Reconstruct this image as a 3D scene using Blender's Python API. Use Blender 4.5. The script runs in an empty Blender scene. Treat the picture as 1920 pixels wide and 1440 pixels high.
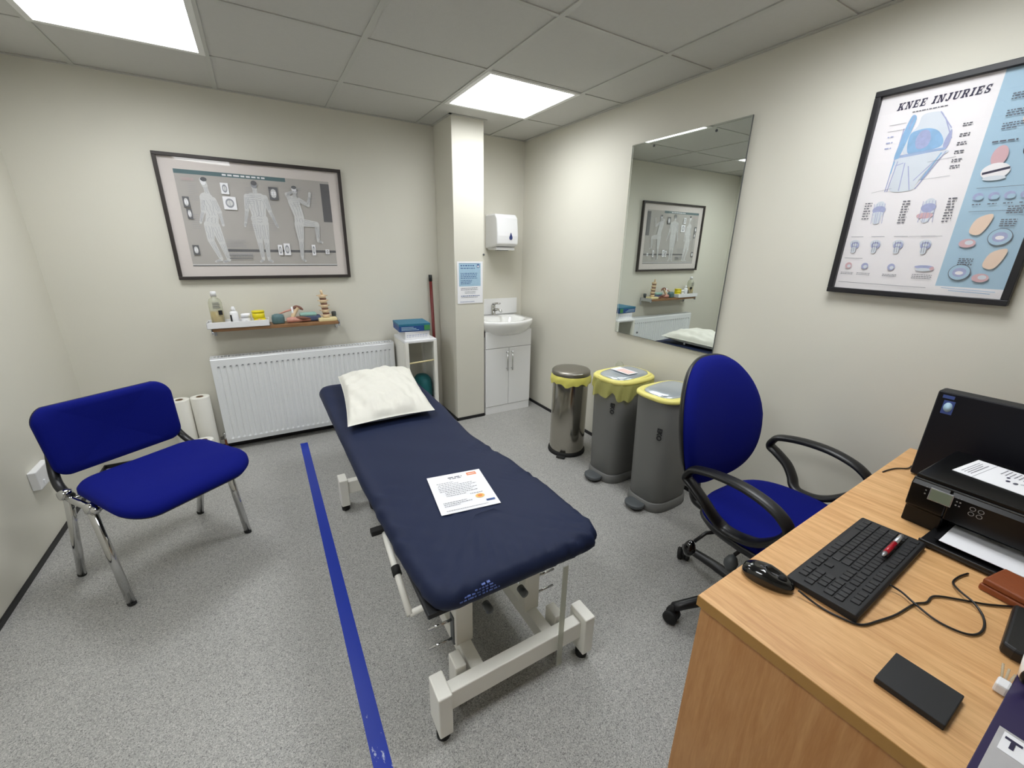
import bpy, bmesh, math, random
from mathutils import Vector, Matrix, Euler
from math import pi, sin, cos, radians
random.seed(7)
C = bpy.context.scene.collection
SC = bpy.context.scene

# ------------------------------------------------------------------ camera
cam_data = bpy.data.cameras.new('camera')
cam_data.sensor_width = 36.0
cam_data.lens = 36.0 * 773.74 / 1920
cam_data.clip_start = 0.02
cam = bpy.data.objects.new('camera', cam_data)
C.objects.link(cam)
R_ = Matrix(((0.861316, -0.507711, 0.019092), (-0.143502, -0.279152, -0.949464), (0.487383, 0.815048, -0.313295)))
mw = Matrix((R_[0], -R_[1], -R_[2])).transposed()
cam.matrix_world = Matrix.Translation((-2.05320, -3.30210, 1.38290)) @ mw.to_4x4()
SC.camera = cam

# ------------------------------------------------------------------ world, exposure
world = bpy.data.worlds.new('world')
SC.world = world
world.use_nodes = True
world.node_tree.nodes['Background'].inputs[0].default_value = (0.8, 0.85, 0.9, 1)
world.node_tree.nodes['Background'].inputs[1].default_value = 0.05
SC.view_settings.view_transform = 'Standard'
SC.view_settings.look = 'None'
SC.view_settings.gamma = 1.0
SC.view_settings.use_curve_mapping = False
SC.view_settings.exposure = 0.68
LIGHT_STRENGTH = 11.6

# ------------------------------------------------------------------ materials
def s2l(c):
    return tuple(((v / 255) / 12.92 if v / 255 <= 0.04045 else ((v / 255 + 0.055) / 1.055) ** 2.4) for v in c)

class NT:
    def __init__(s, m): s.t = m.node_tree; s.n = s.t.nodes; s.l = s.t.links
    def add(s, kind, **kw):
        n = s.n.new(kind)
        for k, v in kw.items():
            if k.startswith('i_'): n.inputs[k[2:].replace('_', ' ')].default_value = v
            elif k.startswith('x'): n.inputs[int(k[1:])].default_value = v
            else: setattr(n, k, v)
        return n
    def link(s, a, b): s.l.new(a, b)

def new_mat(name):
    m = bpy.data.materials.new(name); m.use_nodes = True
    return m, NT(m), m.node_tree.nodes['Principled BSDF']

def mat(name, rgb, rough=0.5, metal=0.0, bump=0.0, bscale=200.0, var=0.0, vscale=8.0, coat=0.0, spec=0.5, sheen=0.0, stretch=None, trans=0.0, alpha=1.0):
    m, t, b = new_mat(name)
    col = s2l(rgb) + (1,)
    b.inputs['Base Color'].default_value = col
    b.inputs['Roughness'].default_value = rough
    b.inputs['Metallic'].default_value = metal
    b.inputs['Specular IOR Level'].default_value = spec
    b.inputs['Coat Weight'].default_value = coat
    b.inputs['Coat Roughness'].default_value = 0.08
    b.inputs['Transmission Weight'].default_value = trans
    b.inputs['Alpha'].default_value = alpha
    if sheen: b.inputs['Sheen Weight'].default_value = sheen
    tc = t.add('ShaderNodeTexCoord'); vec = tc.outputs['Object']
    if stretch:
        mp = t.add('ShaderNodeMapping'); mp.inputs['Scale'].default_value = stretch
        t.link(vec, mp.inputs['Vector']); vec = mp.outputs['Vector']
    if var:
        nz = t.add('ShaderNodeTexNoise', i_Scale=vscale, i_Detail=4.0)
        t.link(vec, nz.inputs['Vector'])
        mx = t.add('ShaderNodeMix', data_type='RGBA')
        mx.inputs['A'].default_value = tuple(c * (1 - var) for c in col[:3]) + (1,)
        mx.inputs['B'].default_value = tuple(min(1, c * (1 + var)) for c in col[:3]) + (1,)
        t.link(nz.outputs['Fac'], mx.inputs['Factor']); t.link(mx.outputs['Result'], b.inputs['Base Color'])
    if bump:
        nz = t.add('ShaderNodeTexNoise', i_Scale=bscale, i_Detail=3.0)
        t.link(vec, nz.inputs['Vector'])
        bp = t.add('ShaderNodeBump', i_Strength=bump, i_Distance=0.002)
        t.link(nz.outputs['Fac'], bp.inputs['Height']); t.link(bp.outputs['Normal'], b.inputs['Normal'])
    return m

def floor_mat():
    m, t, b = new_mat('speckled grey vinyl')
    tc = t.add('ShaderNodeTexCoord')
    v = t.add('ShaderNodeTexVoronoi', i_Scale=420.0)
    t.link(tc.outputs['Object'], v.inputs['Vector'])
    r = t.add('ShaderNodeValToRGB')
    el = r.color_ramp.elements
    base = [(0.0, (124, 123, 121)), (0.12, (156, 155, 152)), (0.40, (175, 174, 170)), (0.72, (163, 162, 158)), (0.86, (194, 192, 188))]
    el[0].position = 0; el[0].color = s2l(base[0][1]) + (1,)
    el[1].position = base[1][0]; el[1].color = s2l(base[1][1]) + (1,)
    for p, c in base[2:]:
        e = el.new(p); e.color = s2l(c) + (1,)
    r.color_ramp.interpolation = 'CONSTANT'
    sep = t.add('ShaderNodeSeparateColor')
    t.link(v.outputs['Color'], sep.inputs[0]); t.link(sep.outputs[0], r.inputs[0])
    nz = t.add('ShaderNodeTexNoise', i_Scale=3.0, i_Detail=5.0)
    t.link(tc.outputs['Object'], nz.inputs['Vector'])
    mr = t.add('ShaderNodeMapRange'); mr.inputs[3].default_value = 0.86; mr.inputs[4].default_value = 1.08
    t.link(nz.outputs['Fac'], mr.inputs[0])
    mx = t.add('ShaderNodeVectorMath', operation='SCALE')
    t.link(r.outputs[0], mx.inputs[0]); t.link(mr.outputs[0], mx.inputs['Scale'])
    t.link(mx.outputs[0], b.inputs['Base Color'])
    b.inputs['Roughness'].default_value = 0.42
    b.inputs['Specular IOR Level'].default_value = 0.35
    bp = t.add('ShaderNodeBump', i_Strength=0.25, i_Distance=0.001)
    t.link(v.outputs['Distance'], bp.inputs['Height']); t.link(bp.outputs['Normal'], b.inputs['Normal'])
    return m

def wood_mat(name, c1, c2, axis='X', rough=0.38, scale=1.0):
    m, t, b = new_mat(name)
    tc = t.add('ShaderNodeTexCoord'); mp = t.add('ShaderNodeMapping')
    st = {'X': (1.2, 14, 14), 'Y': (14, 1.2, 14), 'Z': (14, 14, 1.2)}[axis]
    mp.inputs['Scale'].default_value = tuple(v * scale for v in st)
    t.link(tc.outputs['Object'], mp.inputs['Vector'])
    n1 = t.add('ShaderNodeTexNoise', i_Scale=3.0, i_Detail=6.0, i_Distortion=1.2)
    t.link(mp.outputs[0], n1.inputs['Vector'])
    mp2 = t.add('ShaderNodeMapping'); mp2.inputs['Scale'].default_value = tuple(v * scale * 6 for v in st)
    t.link(tc.outputs['Object'], mp2.inputs['Vector'])
    n2 = t.add('ShaderNodeTexNoise', i_Scale=4.0, i_Detail=3.0)
    t.link(mp2.outputs[0], n2.inputs['Vector'])
    ad = t.add('ShaderNodeMath', operation='MULTIPLY_ADD'); ad.inputs[1].default_value = 0.45
    t.link(n2.outputs['Fac'], ad.inputs[0]); t.link(n1.outputs['Fac'], ad.inputs[2])
    r = t.add('ShaderNodeValToRGB')
    r.color_ramp.elements[0].position = 0.5; r.color_ramp.elements[0].color = s2l(c1) + (1,)
    r.color_ramp.elements[1].position = 0.95; r.color_ramp.elements[1].color = s2l(c2) + (1,)
    t.link(ad.outputs[0], r.inputs[0]); t.link(r.outputs[0], b.inputs['Base Color'])
    b.inputs['Roughness'].default_value = rough
    return m

def tape_mat():
    m, t, b = new_mat('blue floor tape')
    tc = t.add('ShaderNodeTexCoord')
    nz = t.add('ShaderNodeTexNoise', i_Scale=22.0, i_Detail=8.0, i_Roughness=0.75)
    mp = t.add('ShaderNodeMapping'); mp.inputs['Scale'].default_value = (1.6, 0.7, 1)
    t.link(tc.outputs['Object'], mp.inputs[0]); t.link(mp.outputs[0], nz.inputs['Vector'])
    sp = t.add('ShaderNodeSeparateXYZ'); t.link(tc.outputs['Object'], sp.inputs[0])
    mr = t.add('ShaderNodeMapRange')                      # worn, torn stretch nearest the camera
    mr.inputs[1].default_value = -2.0; mr.inputs[2].default_value = -2.5; mr.inputs[3].default_value = 0.0; mr.inputs[4].default_value = 0.16
    t.link(sp.outputs[1], mr.inputs[0])
    ad = t.add('ShaderNodeMath', operation='ADD'); t.link(nz.outputs['Fac'], ad.inputs[0]); t.link(mr.outputs[0], ad.inputs[1])
    r = t.add('ShaderNodeValToRGB'); r.color_ramp.elements[0].position = 0.74; r.color_ramp.elements[0].color = s2l((2, 48, 168)) + (1,)
    r.color_ramp.elements[1].position = 0.78; r.color_ramp.elements[1].color = s2l((190, 200, 225)) + (1,)
    t.link(ad.outputs[0], r.inputs[0]); t.link(r.outputs[0], b.inputs['Base Color'])
    b.inputs['Roughness'].default_value = 0.35
    return m

def glazing_mat():
    m, t, b = new_mat('acrylic glazing')
    t.n.remove(b)
    tr = t.add('ShaderNodeBsdfTransparent'); gl = t.add('ShaderNodeBsdfGlossy'); gl.inputs['Roughness'].default_value = 0.015
    fr = t.add('ShaderNodeFresnel', i_IOR=1.5); ge = t.add('ShaderNodeNewGeometry')
    mi = t.add('ShaderNodeMapRange'); mi.inputs[3].default_value = 1.5; mi.inputs[4].default_value = 1 / 1.5
    t.link(ge.outputs['Backfacing'], mi.inputs[0]); t.link(mi.outputs[0], fr.inputs['IOR'])
    tc = t.add('ShaderNodeTexCoord'); nz = t.add('ShaderNodeTexNoise', i_Scale=2.2, i_Detail=0.0)
    t.link(tc.outputs['Object'], nz.inputs['Vector'])
    bp = t.add('ShaderNodeBump', i_Strength=0.25, i_Distance=0.02)
    t.link(nz.outputs['Fac'], bp.inputs['Height']); t.link(bp.outputs[0], gl.inputs['Normal'])
    mx = t.add('ShaderNodeMixShader'); t.link(fr.outputs[0], mx.inputs[0]); t.link(tr.outputs[0], mx.inputs[1]); t.link(gl.outputs[0], mx.inputs[2])
    t.link(mx.outputs[0], t.n['Material Output'].inputs[0])
    return m

def clear_mat(name, rgb, fac=0.35):
    m, t, b = new_mat(name)
    t.n.remove(b)
    tr = t.add('ShaderNodeBsdfTransparent'); tr.inputs[0].default_value = s2l(rgb) + (1,)
    pr = t.add('ShaderNodeBsdfPrincipled'); pr.inputs['Base Color'].default_value = s2l(rgb) + (1,); pr.inputs['Roughness'].default_value = 0.15
    mx = t.add('ShaderNodeMixShader'); mx.inputs[0].default_value = fac
    t.link(tr.outputs[0], mx.inputs[1]); t.link(pr.outputs[0], mx.inputs[2])
    t.link(mx.outputs[0], t.n['Material Output'].inputs[0])
    return m

def emit_mat(name, rgb, strength):
    m, t, b = new_mat(name)
    t.n.remove(b)
    e = t.add('ShaderNodeEmission'); e.inputs[0].default_value = s2l(rgb) + (1,); e.inputs[1].default_value = strength
    # prismatic diffuser: throws less light out sideways than straight down
    ge = t.add('ShaderNodeNewGeometry'); dt = t.add('ShaderNodeVectorMath', operation='DOT_PRODUCT')
    t.link(ge.outputs['Incoming'], dt.inputs[0]); t.link(ge.outputs['Normal'], dt.inputs[1])
    ab = t.add('ShaderNodeMath', operation='ABSOLUTE'); t.link(dt.outputs['Value'], ab.inputs[0])
    pw = t.add('ShaderNodeMath', operation='POWER'); pw.inputs[1].default_value = 0.55; t.link(ab.outputs[0], pw.inputs[0])
    ml = t.add('ShaderNodeMath', operation='MULTIPLY'); ml.inputs[1].default_value = strength; t.link(pw.outputs[0], ml.inputs[0]); t.link(ml.outputs[0], e.inputs[1])
    t.link(e.outputs[0], t.n['Material Output'].inputs[0])
    return m

M = dict(
    wall=mat('cream wall paint', (220, 217, 205), 0.75, bump=0.12, bscale=260, var=0.02, vscale=3),
    tile=mat('ceiling tile', (200, 199, 194), 0.9, bump=0.3, bscale=420, var=0.03, vscale=60),
    tbar=mat('ceiling grid bar', (192, 192, 186), 0.5),
    panel_light=emit_mat('light diffuser', (250, 253, 255), LIGHT_STRENGTH),
    light_frame=mat('light frame white', (230, 230, 226), 0.4),
    floor=floor_mat(),
    skirt=mat('black skirting', (14, 14, 18), 0.45),
    tape=tape_mat(),
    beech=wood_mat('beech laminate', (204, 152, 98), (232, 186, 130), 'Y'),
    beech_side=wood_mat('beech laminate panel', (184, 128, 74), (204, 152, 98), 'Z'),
    beech_edge=mat('beech edge strip', (172, 128, 66), 0.4, var=0.05, vscale=40),
    shelfwood=wood_mat('brown shelf wood', (126, 90, 58), (158, 118, 80), 'X', 0.5),
    blue_fabric=mat('royal blue woven fabric', (0, 14, 116), 0.85, bump=0.5, bscale=900, var=0.10, vscale=500, spec=0.2),
    chrome=mat('chrome', (205, 205, 205), 0.09, metal=1.0),
    steel=mat('brushed steel', (176, 172, 162), 0.16, metal=1.0, bump=0.03, bscale=500, stretch=(1, 1, 0.03)),
    steel_lid=mat('dull steel lid', (150, 146, 138), 0.35, metal=0.9),
    black_plastic=mat('black plastic', (22, 22, 24), 0.38, bump=0.06, bscale=700),
    black_gloss=mat('glossy black plastic', (9, 9, 11), 0.12, coat=0.4),
    black_matte=mat('matte black plastic', (26, 27, 30), 0.6, bump=0.1, bscale=900),
    navy=mat('navy stretch sheet', (26, 36, 66), 0.62, bump=0.08, bscale=700, var=0.03, vscale=20, spec=0.3),
    pillow=mat('white crinkled pillow cover', (228, 226, 217), 0.7, bump=0.9, bscale=34),
    white_metal=mat('white powder coat', (242, 240, 232), 0.38, var=0.02, vscale=20),
    rad=mat('radiator enamel', (236, 238, 240), 0.28),
    rad_flute_shade=mat('radiator flute end shade', (120, 122, 128), 0.5),
    printer_black=mat('black printer plastic', (8, 8, 10), 0.28, spec=0.3),
    liner_pale=mat('yellow bag', (240, 232, 120), 0.35),
    white_gloss=mat('white gloss laminate', (240, 240, 240), 0.16),
    ceramic=mat('white ceramic', (244, 244, 242), 0.07, coat=0.5),
    white_plastic=mat('white plastic', (238, 238, 240), 0.28),
    paper=mat('white paper', (246, 246, 250), 0.7),
    roll=mat('paper roll', (240, 238, 230), 0.85, bump=0.25, bscale=90),
    card=mat('cardboard core', (110, 88, 66), 0.9),
    ink=mat('grey ink', (92, 92, 104), 0.7),
    ink_blue=mat('blue ink', (66, 94, 150), 0.7),
    orange=mat('orange ink', (236, 138, 84), 0.7),
    amber=mat('amber ink', (240, 196, 110), 0.7),
    grey_bin=mat('grey coated steel', (114, 114, 112), 0.42),
    grey_dark=mat('dark grey plastic', (84, 88, 90), 0.4),
    yellow_rim=mat('yellow plastic rim', (238, 228, 132), 0.4),
    bag=clear_mat('yellow bin liner', (240, 236, 150), 0.45),
    bin_lid=mat('silver lid', (196, 204, 212), 0.22, metal=0.55),
    red_pole=mat('red painted pole', (112, 30, 28), 0.35),
    copper=mat('brown painted pipe', (120, 66, 40), 0.45),
    teal_box=mat('teal glove box', (38, 110, 140), 0.5, var=0.15, vscale=60),
    blue_box=mat('blue glove box print', (36, 76, 140), 0.5, var=0.2, vscale=90),
    green=mat('green print', (70, 140, 80), 0.5),
    teal=mat('teal fabric', (16, 96, 100), 0.6, bump=0.5, bscale=40),
    liquid=mat('amber liquid', (206, 176, 84), 0.2),
    clear=clear_mat('clear plastic', (235, 236, 226), 0.28),
    strap=clear_mat('translucent plastic strap', (224, 224, 216), 0.42),
    yellow=mat('yellow plastic', (226, 208, 24), 0.35),
    tan=mat('tan label', (208, 170, 120), 0.6),
    bone=mat('bone plastic', (222, 196, 160), 0.5, bump=0.3, bscale=120),
    cream=mat('cream base plastic', (228, 214, 164), 0.5),
    muscle=mat('pink muscle plastic', (204, 148, 134), 0.45, var=0.25, vscale=40),
    brown=mat('brown plastic', (124, 84, 70), 0.5),
    slate=mat('slate blue plastic', (78, 90, 120), 0.4, var=0.2, vscale=50),
    pale_teal=mat('pale teal plastic', (150, 190, 180), 0.4),
    tealgrey=mat('grey teal plastic', (86, 116, 120), 0.45, var=0.2, vscale=60),
    frame_black=mat('black picture frame', (24, 23, 28), 0.4),
    frame_dark=mat('charcoal picture frame', (52, 46, 44), 0.4),
    mount=mat('pale mount board', (226, 218, 214), 0.8),
    mirror=mat('silvered mirror', (232, 238, 234), 0.0, metal=1.0),
    mirror_edge_gleam=mat('painted gleam of bevelled mirror edge', (244, 246, 238), 0.3),
    leather=mat('brown leather', (140, 72, 36), 0.5, bump=0.4, bscale=200, var=0.1, vscale=60),
    purple=mat('dark purple card', (44, 34, 78), 0.4),
    photo_grey=mat('grey photo print', (186, 184, 186), 0.35, var=0.12, vscale=30),
    skinprint=mat('skin toned print', (196, 158, 146), 0.4, var=0.15, vscale=60),
    red=mat('red plastic', (170, 22, 40), 0.25),
    silver=mat('silver plastic', (190, 192, 196), 0.25, metal=0.7),
    lcd=mat('green grey display', (128, 140, 124), 0.25),
    sticker=mat('blue sticker', (64, 84, 150), 0.35),
    pale_blue=mat('pale blue print', (168, 198, 218), 0.6),
    knee_paper=mat('poster paper', (240, 236, 238), 0.55),
    k_blue=mat('knee blue ink', (142, 182, 218), 0.6, var=0.25, vscale=40),
    k_light=mat('knee pale wash', (214, 220, 228), 0.6, var=0.05, vscale=50),
    k_dark=mat('navy ink', (38, 34, 66), 0.6),
    k_pink=mat('pink ink', (214, 176, 182), 0.6),
    k_peach=mat('peach ink', (236, 210, 190), 0.6),
    k_purple=mat('purple ink', (166, 172, 208), 0.6, var=0.2, vscale=120),
    c_bg=mat('chart grey background', (186, 182, 178), 0.6, var=0.04, vscale=20),
    c_fig=mat('chart figure white', (220, 220, 220), 0.6, var=0.10, vscale=160),
    c_line=mat('chart figure line', (158, 160, 168), 0.6),
    c_band=mat('chart banner', (92, 118, 124), 0.6),
    c_dark=mat('chart dark panel', (104, 104, 108), 0.6),
    notice=mat('notice blue print', (168, 200, 222), 0.6, var=0.08, vscale=60),
    drop=mat('navy window plastic', (36, 52, 112), 0.2),
    key=mat('black key', (30, 30, 33), 0.5),
    legend=mat('grey key legend', (150, 150, 152), 0.6),
    rubber=mat('black rubber', (16, 16, 16), 0.7),
    label_print=mat('sheet label print', (84, 104, 168), 0.5),
)

# ------------------------------------------------------------------ mesh helpers
class MB:
    def __init__(s): s.v = []; s.f = []; s.m = []; s.sm = []
    def raw(s, vs, fs, mi=0, smooth=False, mx=None):
        b = len(s.v)
        for p in vs:
            p = Vector(p)
            if mx is not None: p = mx @ p
            s.v.append(p)
        for f in fs: s.f.append([b + i for i in f]); s.m.append(mi); s.sm.append(smooth)
        return s
    def box(s, lo, hi, mi=0, mx=None):
        x0, y0, z0 = lo; x1, y1, z1 = hi
        vs = [(x0, y0, z0), (x1, y0, z0), (x1, y1, z0), (x0, y1, z0), (x0, y0, z1), (x1, y0, z1), (x1, y1, z1), (x0, y1, z1)]
        return s.raw(vs, [(0, 3, 2, 1), (4, 5, 6, 7), (0, 1, 5, 4), (1, 2, 6, 5), (2, 3, 7, 6), (3, 0, 4, 7)], mi, False, mx)
    def bar(s, a, b, w, h, mi=0, up=(0, 0, 1)):
        """rectangular bar from a to b, w across, h along 'up'"""
        a = Vector(a); b = Vector(b); d = (b - a); L = d.length; d.normalize()
        up = Vector(up); sx = d.cross(up)
        if sx.length < 1e-4: sx = d.cross(Vector((1, 0, 0)))
        sx.normalize(); uz = sx.cross(d)
        mx = Matrix((sx, d, uz)).transposed().to_4x4(); mx.translation = a
        return s.box((-w / 2, 0, -h / 2), (w / 2, L, h / 2), mi, mx)
    def tube(s, path, r, n=10, mi=0, cap=True, closed=False, flat=1.0, up=None):
        path = [Vector(p) for p in path]; k = len(path); vs = []; fs = []
        rr = r if isinstance(r, (list, tuple)) else [r] * k
        prev = None
        for i, p in enumerate(path):
            if closed: t = path[(i + 1) % k] - path[i - 1]
            else: t = path[min(i + 1, k - 1)] - path[max(i - 1, 0)]
            t.normalize()
            if prev is None:
                a = Vector(up) if up else (Vector((0, 0, 1)) if abs(t.z) < 0.9 else Vector((1, 0, 0)))
            else: a = prev
            a = a - t * a.dot(t)
            if a.length < 1e-5: a = t.orthogonal()
            a.normalize(); prev = a; b = t.cross(a)
            for j in range(n):
                an = 2 * pi * j / n
                vs.append(p + a * (cos(an) * rr[i]) + b * (sin(an) * rr[i] * flat))
        segs = k if closed else k - 1
        for i in range(segs):
            for j in range(n):
                a0 = i * n + j; a1 = i * n + (j + 1) % n; b0 = ((i + 1) % k) * n + j; b1 = ((i + 1) % k) * n + (j + 1) % n
                fs.append((a0, a1, b1, b0))
        if cap and not closed:
            fs.append(tuple(reversed(range(n)))); fs.append(tuple(range((k - 1) * n, k * n)))
        return s.raw(vs, fs, mi, True)
    def lathe(s, prof, n=32, mi=0, mx=None, sx=1, sy=1, cap=True):
        vs = []; fs = []
        for (r, z) in prof:
            for j in range(n):
                a = 2 * pi * j / n; vs.append((r * cos(a) * sx, r * sin(a) * sy, z))
        for i in range(len(prof) - 1):
            for j in range(n):
                fs.append((i * n + j, i * n + (j + 1) % n, (i + 1) * n + (j + 1) % n, (i + 1) * n + j))
        if cap:
            fs.append(tuple(reversed(range(n)))); fs.append(tuple(range((len(prof) - 1) * n, len(prof) * n)))
        return s.raw(vs, fs, mi, True, mx)
    def rings(s, rings, mi=0, mx=None, cap=True, smooth=True):
        n = len(rings[0]); vs = [p for r in rings for p in r]; fs = []
        for i in range(len(rings) - 1):
            for j in range(n):
                fs.append((i * n + j, i * n + (j + 1) % n, (i + 1) * n + (j + 1) % n, (i + 1) * n + j))
        if cap:
            fs.append(tuple(reversed(range(n)))); fs.append(tuple(range((len(rings) - 1) * n, len(rings) * n)))
        return s.raw(vs, fs, mi, smooth, mx)
    def prism(s, poly, z0, z1, mi=0, mx=None, smooth=False):
        n = len(poly); vs = [(x, y, z0) for x, y in poly] + [(x, y, z1) for x, y in poly]
        fs = [tuple(reversed(range(n))), tuple(range(n, 2 * n))] + [(i, (i + 1) % n, n + (i + 1) % n, n + i) for i in range(n)]
        return s.raw(vs, fs, mi, smooth, mx)
    def build(s, name, mats, parent=None, loc=None, rot=None, bevel=0.0, seg=2, smooth=None, subsurf=0):
        me = bpy.data.meshes.new(name)
        me.from_pydata([tuple(v) for v in s.v], [], s.f)
        if not isinstance(mats, (list, tuple)): mats = [mats]
        for m in mats: me.materials.append(m)
        for p, mi, sm in zip(me.polygons, s.m, s.sm):
            p.material_index = mi; p.use_smooth = sm if smooth is None else smooth
        bm = bmesh.new(); bm.from_mesh(me); bmesh.ops.recalc_face_normals(bm, faces=bm.faces); bm.to_mesh(me); bm.free()
        me.update()
        o = bpy.data.objects.new(name, me); C.objects.link(o)
        if parent is not None: o.parent = parent
        if loc is not None: o.location = loc
        if rot is not None: o.rotation_euler = rot
        if bevel:
            b = o.modifiers.new('bevel', 'BEVEL'); b.width = bevel; b.segments = seg; b.limit_method = 'ANGLE'; b.angle_limit = radians(40)
        if subsurf:
            b = o.modifiers.new('sub', 'SUBSURF'); b.levels = subsurf; b.render_levels = subsurf
        return o

def roundrect(hx, hy, r, n=8, cx=0, cy=0, ins=0.0):
    hx -= ins; hy -= ins; r = max(r - ins, 0.0005); r = min(r, hx, hy)
    pts = []
    for (sx, sy, a0) in ((1, 1, 0), (-1, 1, pi / 2), (-1, -1, pi), (1, -1, 3 * pi / 2)):
        for k in range(n + 1):
            a = a0 + (pi / 2) * k / n
            pts.append((cx + sx * (hx - r) + r * cos(a), cy + sy * (hy - r) + r * sin(a)))
    return pts

def superell(hx, hy, e=2.5, n=40, cx=0, cy=0):
    pts = []
    for k in range(n):
        a = 2 * pi * k / n; c = cos(a); d = sin(a)
        pts.append((cx + hx * math.copysign(abs(c) ** (2 / e), c), cy + hy * math.copysign(abs(d) ** (2 / e), d)))
    return pts

def catmull(pts, n=6, closed=False):
    pts = [Vector(p) for p in pts]; k = len(pts); out = []
    rng = range(k if closed else k - 1)
    for i in rng:
        p0 = pts[(i - 1) % k] if (closed or i > 0) else pts[0]
        p1 = pts[i]; p2 = pts[(i + 1) % k]; p3 = pts[(i + 2) % k] if (closed or i + 2 < k) else pts[-1]
        for j in range(n):
            t = j / n
            out.append(0.5 * ((2 * p1) + (-p0 + p2) * t + (2 * p0 - 5 * p1 + 4 * p2 - p3) * t * t + (-p0 + 3 * p1 - 3 * p2 + p3) * t ** 3))
    if not closed: out.append(pts[-1])
    return out

def tag(o, label, cat, group=None, kind=None):
    o['label'] = label; o['category'] = cat
    if group: o['group'] = group
    if kind: o['kind'] = kind
    return o

def thing(name, label, cat, loc=(0, 0, 0), rz=0.0, group=None):
    o = bpy.data.objects.new(name, None); C.objects.link(o)
    o.empty_display_size = 0.05
    o.location = loc; o.rotation_euler = (0, 0, rz)
    return tag(o, label, cat, group)

def struct(o):
    o['kind'] = 'structure'; return o

def copy_tree(o, parent=None):
    c = o.copy(); C.objects.link(c)
    if parent is not None: c.parent = parent
    for ch in list(o.children): copy_tree(ch, c)
    return c

def text_polys(txt, size, extrude=0.0, shear=0.0, bold=0.0, space=1.0):
    cu = bpy.data.curves.new('t', 'FONT'); cu.body = txt; cu.size = size; cu.shear = shear; cu.offset = bold
    cu.extrude = extrude; cu.resolution_u = 3; cu.space_character = space
    ob = bpy.data.objects.new('t', cu); C.objects.link(ob)
    dg = bpy.context.evaluated_depsgraph_get(); dg.update()
    me = bpy.data.meshes.new_from_object(ob.evaluated_get(dg))
    vs = [tuple(v.co) for v in me.vertices]; fs = [tuple(p.vertices) for p in me.polygons]
    bpy.data.objects.remove(ob); bpy.data.meshes.remove(me); bpy.data.curves.remove(cu)
    return vs, fs

class Canvas:
    """flat artwork printed on a sheet: each shape a hair above the last"""
    def __init__(s, w, h, mats, bg=0):
        s.mb = MB(); s.z = 0.0; s.mats = mats; s.k = {}
        s.mb.box((0, 0, -0.001), (w, h, 0), bg); s.n = 0
    def up(s): s.z += 0.00001; return s.z
    def poly(s, pts, mi):
        z = s.up(); s.mb.raw([(x, y, z) for x, y in pts], [tuple(range(len(pts)))], mi)
    def rect(s, x0, y0, x1, y1, mi): s.poly([(x0, y0), (x1, y0), (x1, y1), (x0, y1)], mi)
    def ell(s, cx, cy, rx, ry, mi, n=20, rot=0):
        s.poly([(cx + rx * cos(a) * cos(rot) - ry * sin(a) * sin(rot), cy + rx * cos(a) * sin(rot) + ry * sin(a) * cos(rot)) for a in [2 * pi * i / n for i in range(n)]], mi)
    def cap(s, a, b, ra, rb, mi, n=8):
        ax, ay = a; bx, by = b; t = math.atan2(by - ay, bx - ax)
        pts = [(ax + ra * cos(t + pi / 2 + pi * i / n), ay + ra * sin(t + pi / 2 + pi * i / n)) for i in range(n + 1)]
        pts += [(bx + rb * cos(t - pi / 2 + pi * i / n), by + rb * sin(t - pi / 2 + pi * i / n)) for i in range(n + 1)]
        s.poly(pts, mi)
    def line(s, a, b, w, mi):
        ax, ay = a; bx, by = b; L = math.hypot(bx - ax, by - ay) or 1; nx = -(by - ay) / L * w / 2; ny = (bx - ax) / L * w / 2
        s.poly([(ax + nx, ay + ny), (bx + nx, by + ny), (bx - nx, by - ny), (ax - nx, ay - ny)], mi)
    def words(s, x0, y, x1, h, mi, rnd):
        x = x0
        while x < x1:
            w = h * rnd.uniform(1.2, 3.6)
            s.rect(x, y, min(x + w, x1), y + h, mi); x += w + h * 0.8
    def para(s, x0, y1, x1, n, pitch, h, mi, rnd):
        for i in range(n): s.words(x0, y1 - i * pitch - h, x1 - (rnd.uniform(0, .3) * (x1 - x0) if i % 3 == 2 else 0), h, mi, rnd)
    def text(s, txt, x, y, size, mi, shear=0, bold=0, space=1.0):
        vs, fs = text_polys(txt, size, 0, shear, bold, space); z = s.up()
        s.mb.raw([(vx + x, vy + y, z) for vx, vy, _ in vs], fs, mi)
    def build(s, name, parent, mx):
        for i, v in enumerate(s.mb.v): s.mb.v[i] = mx @ v
        return s.mb.build(name, s.mats, parent)

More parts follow.
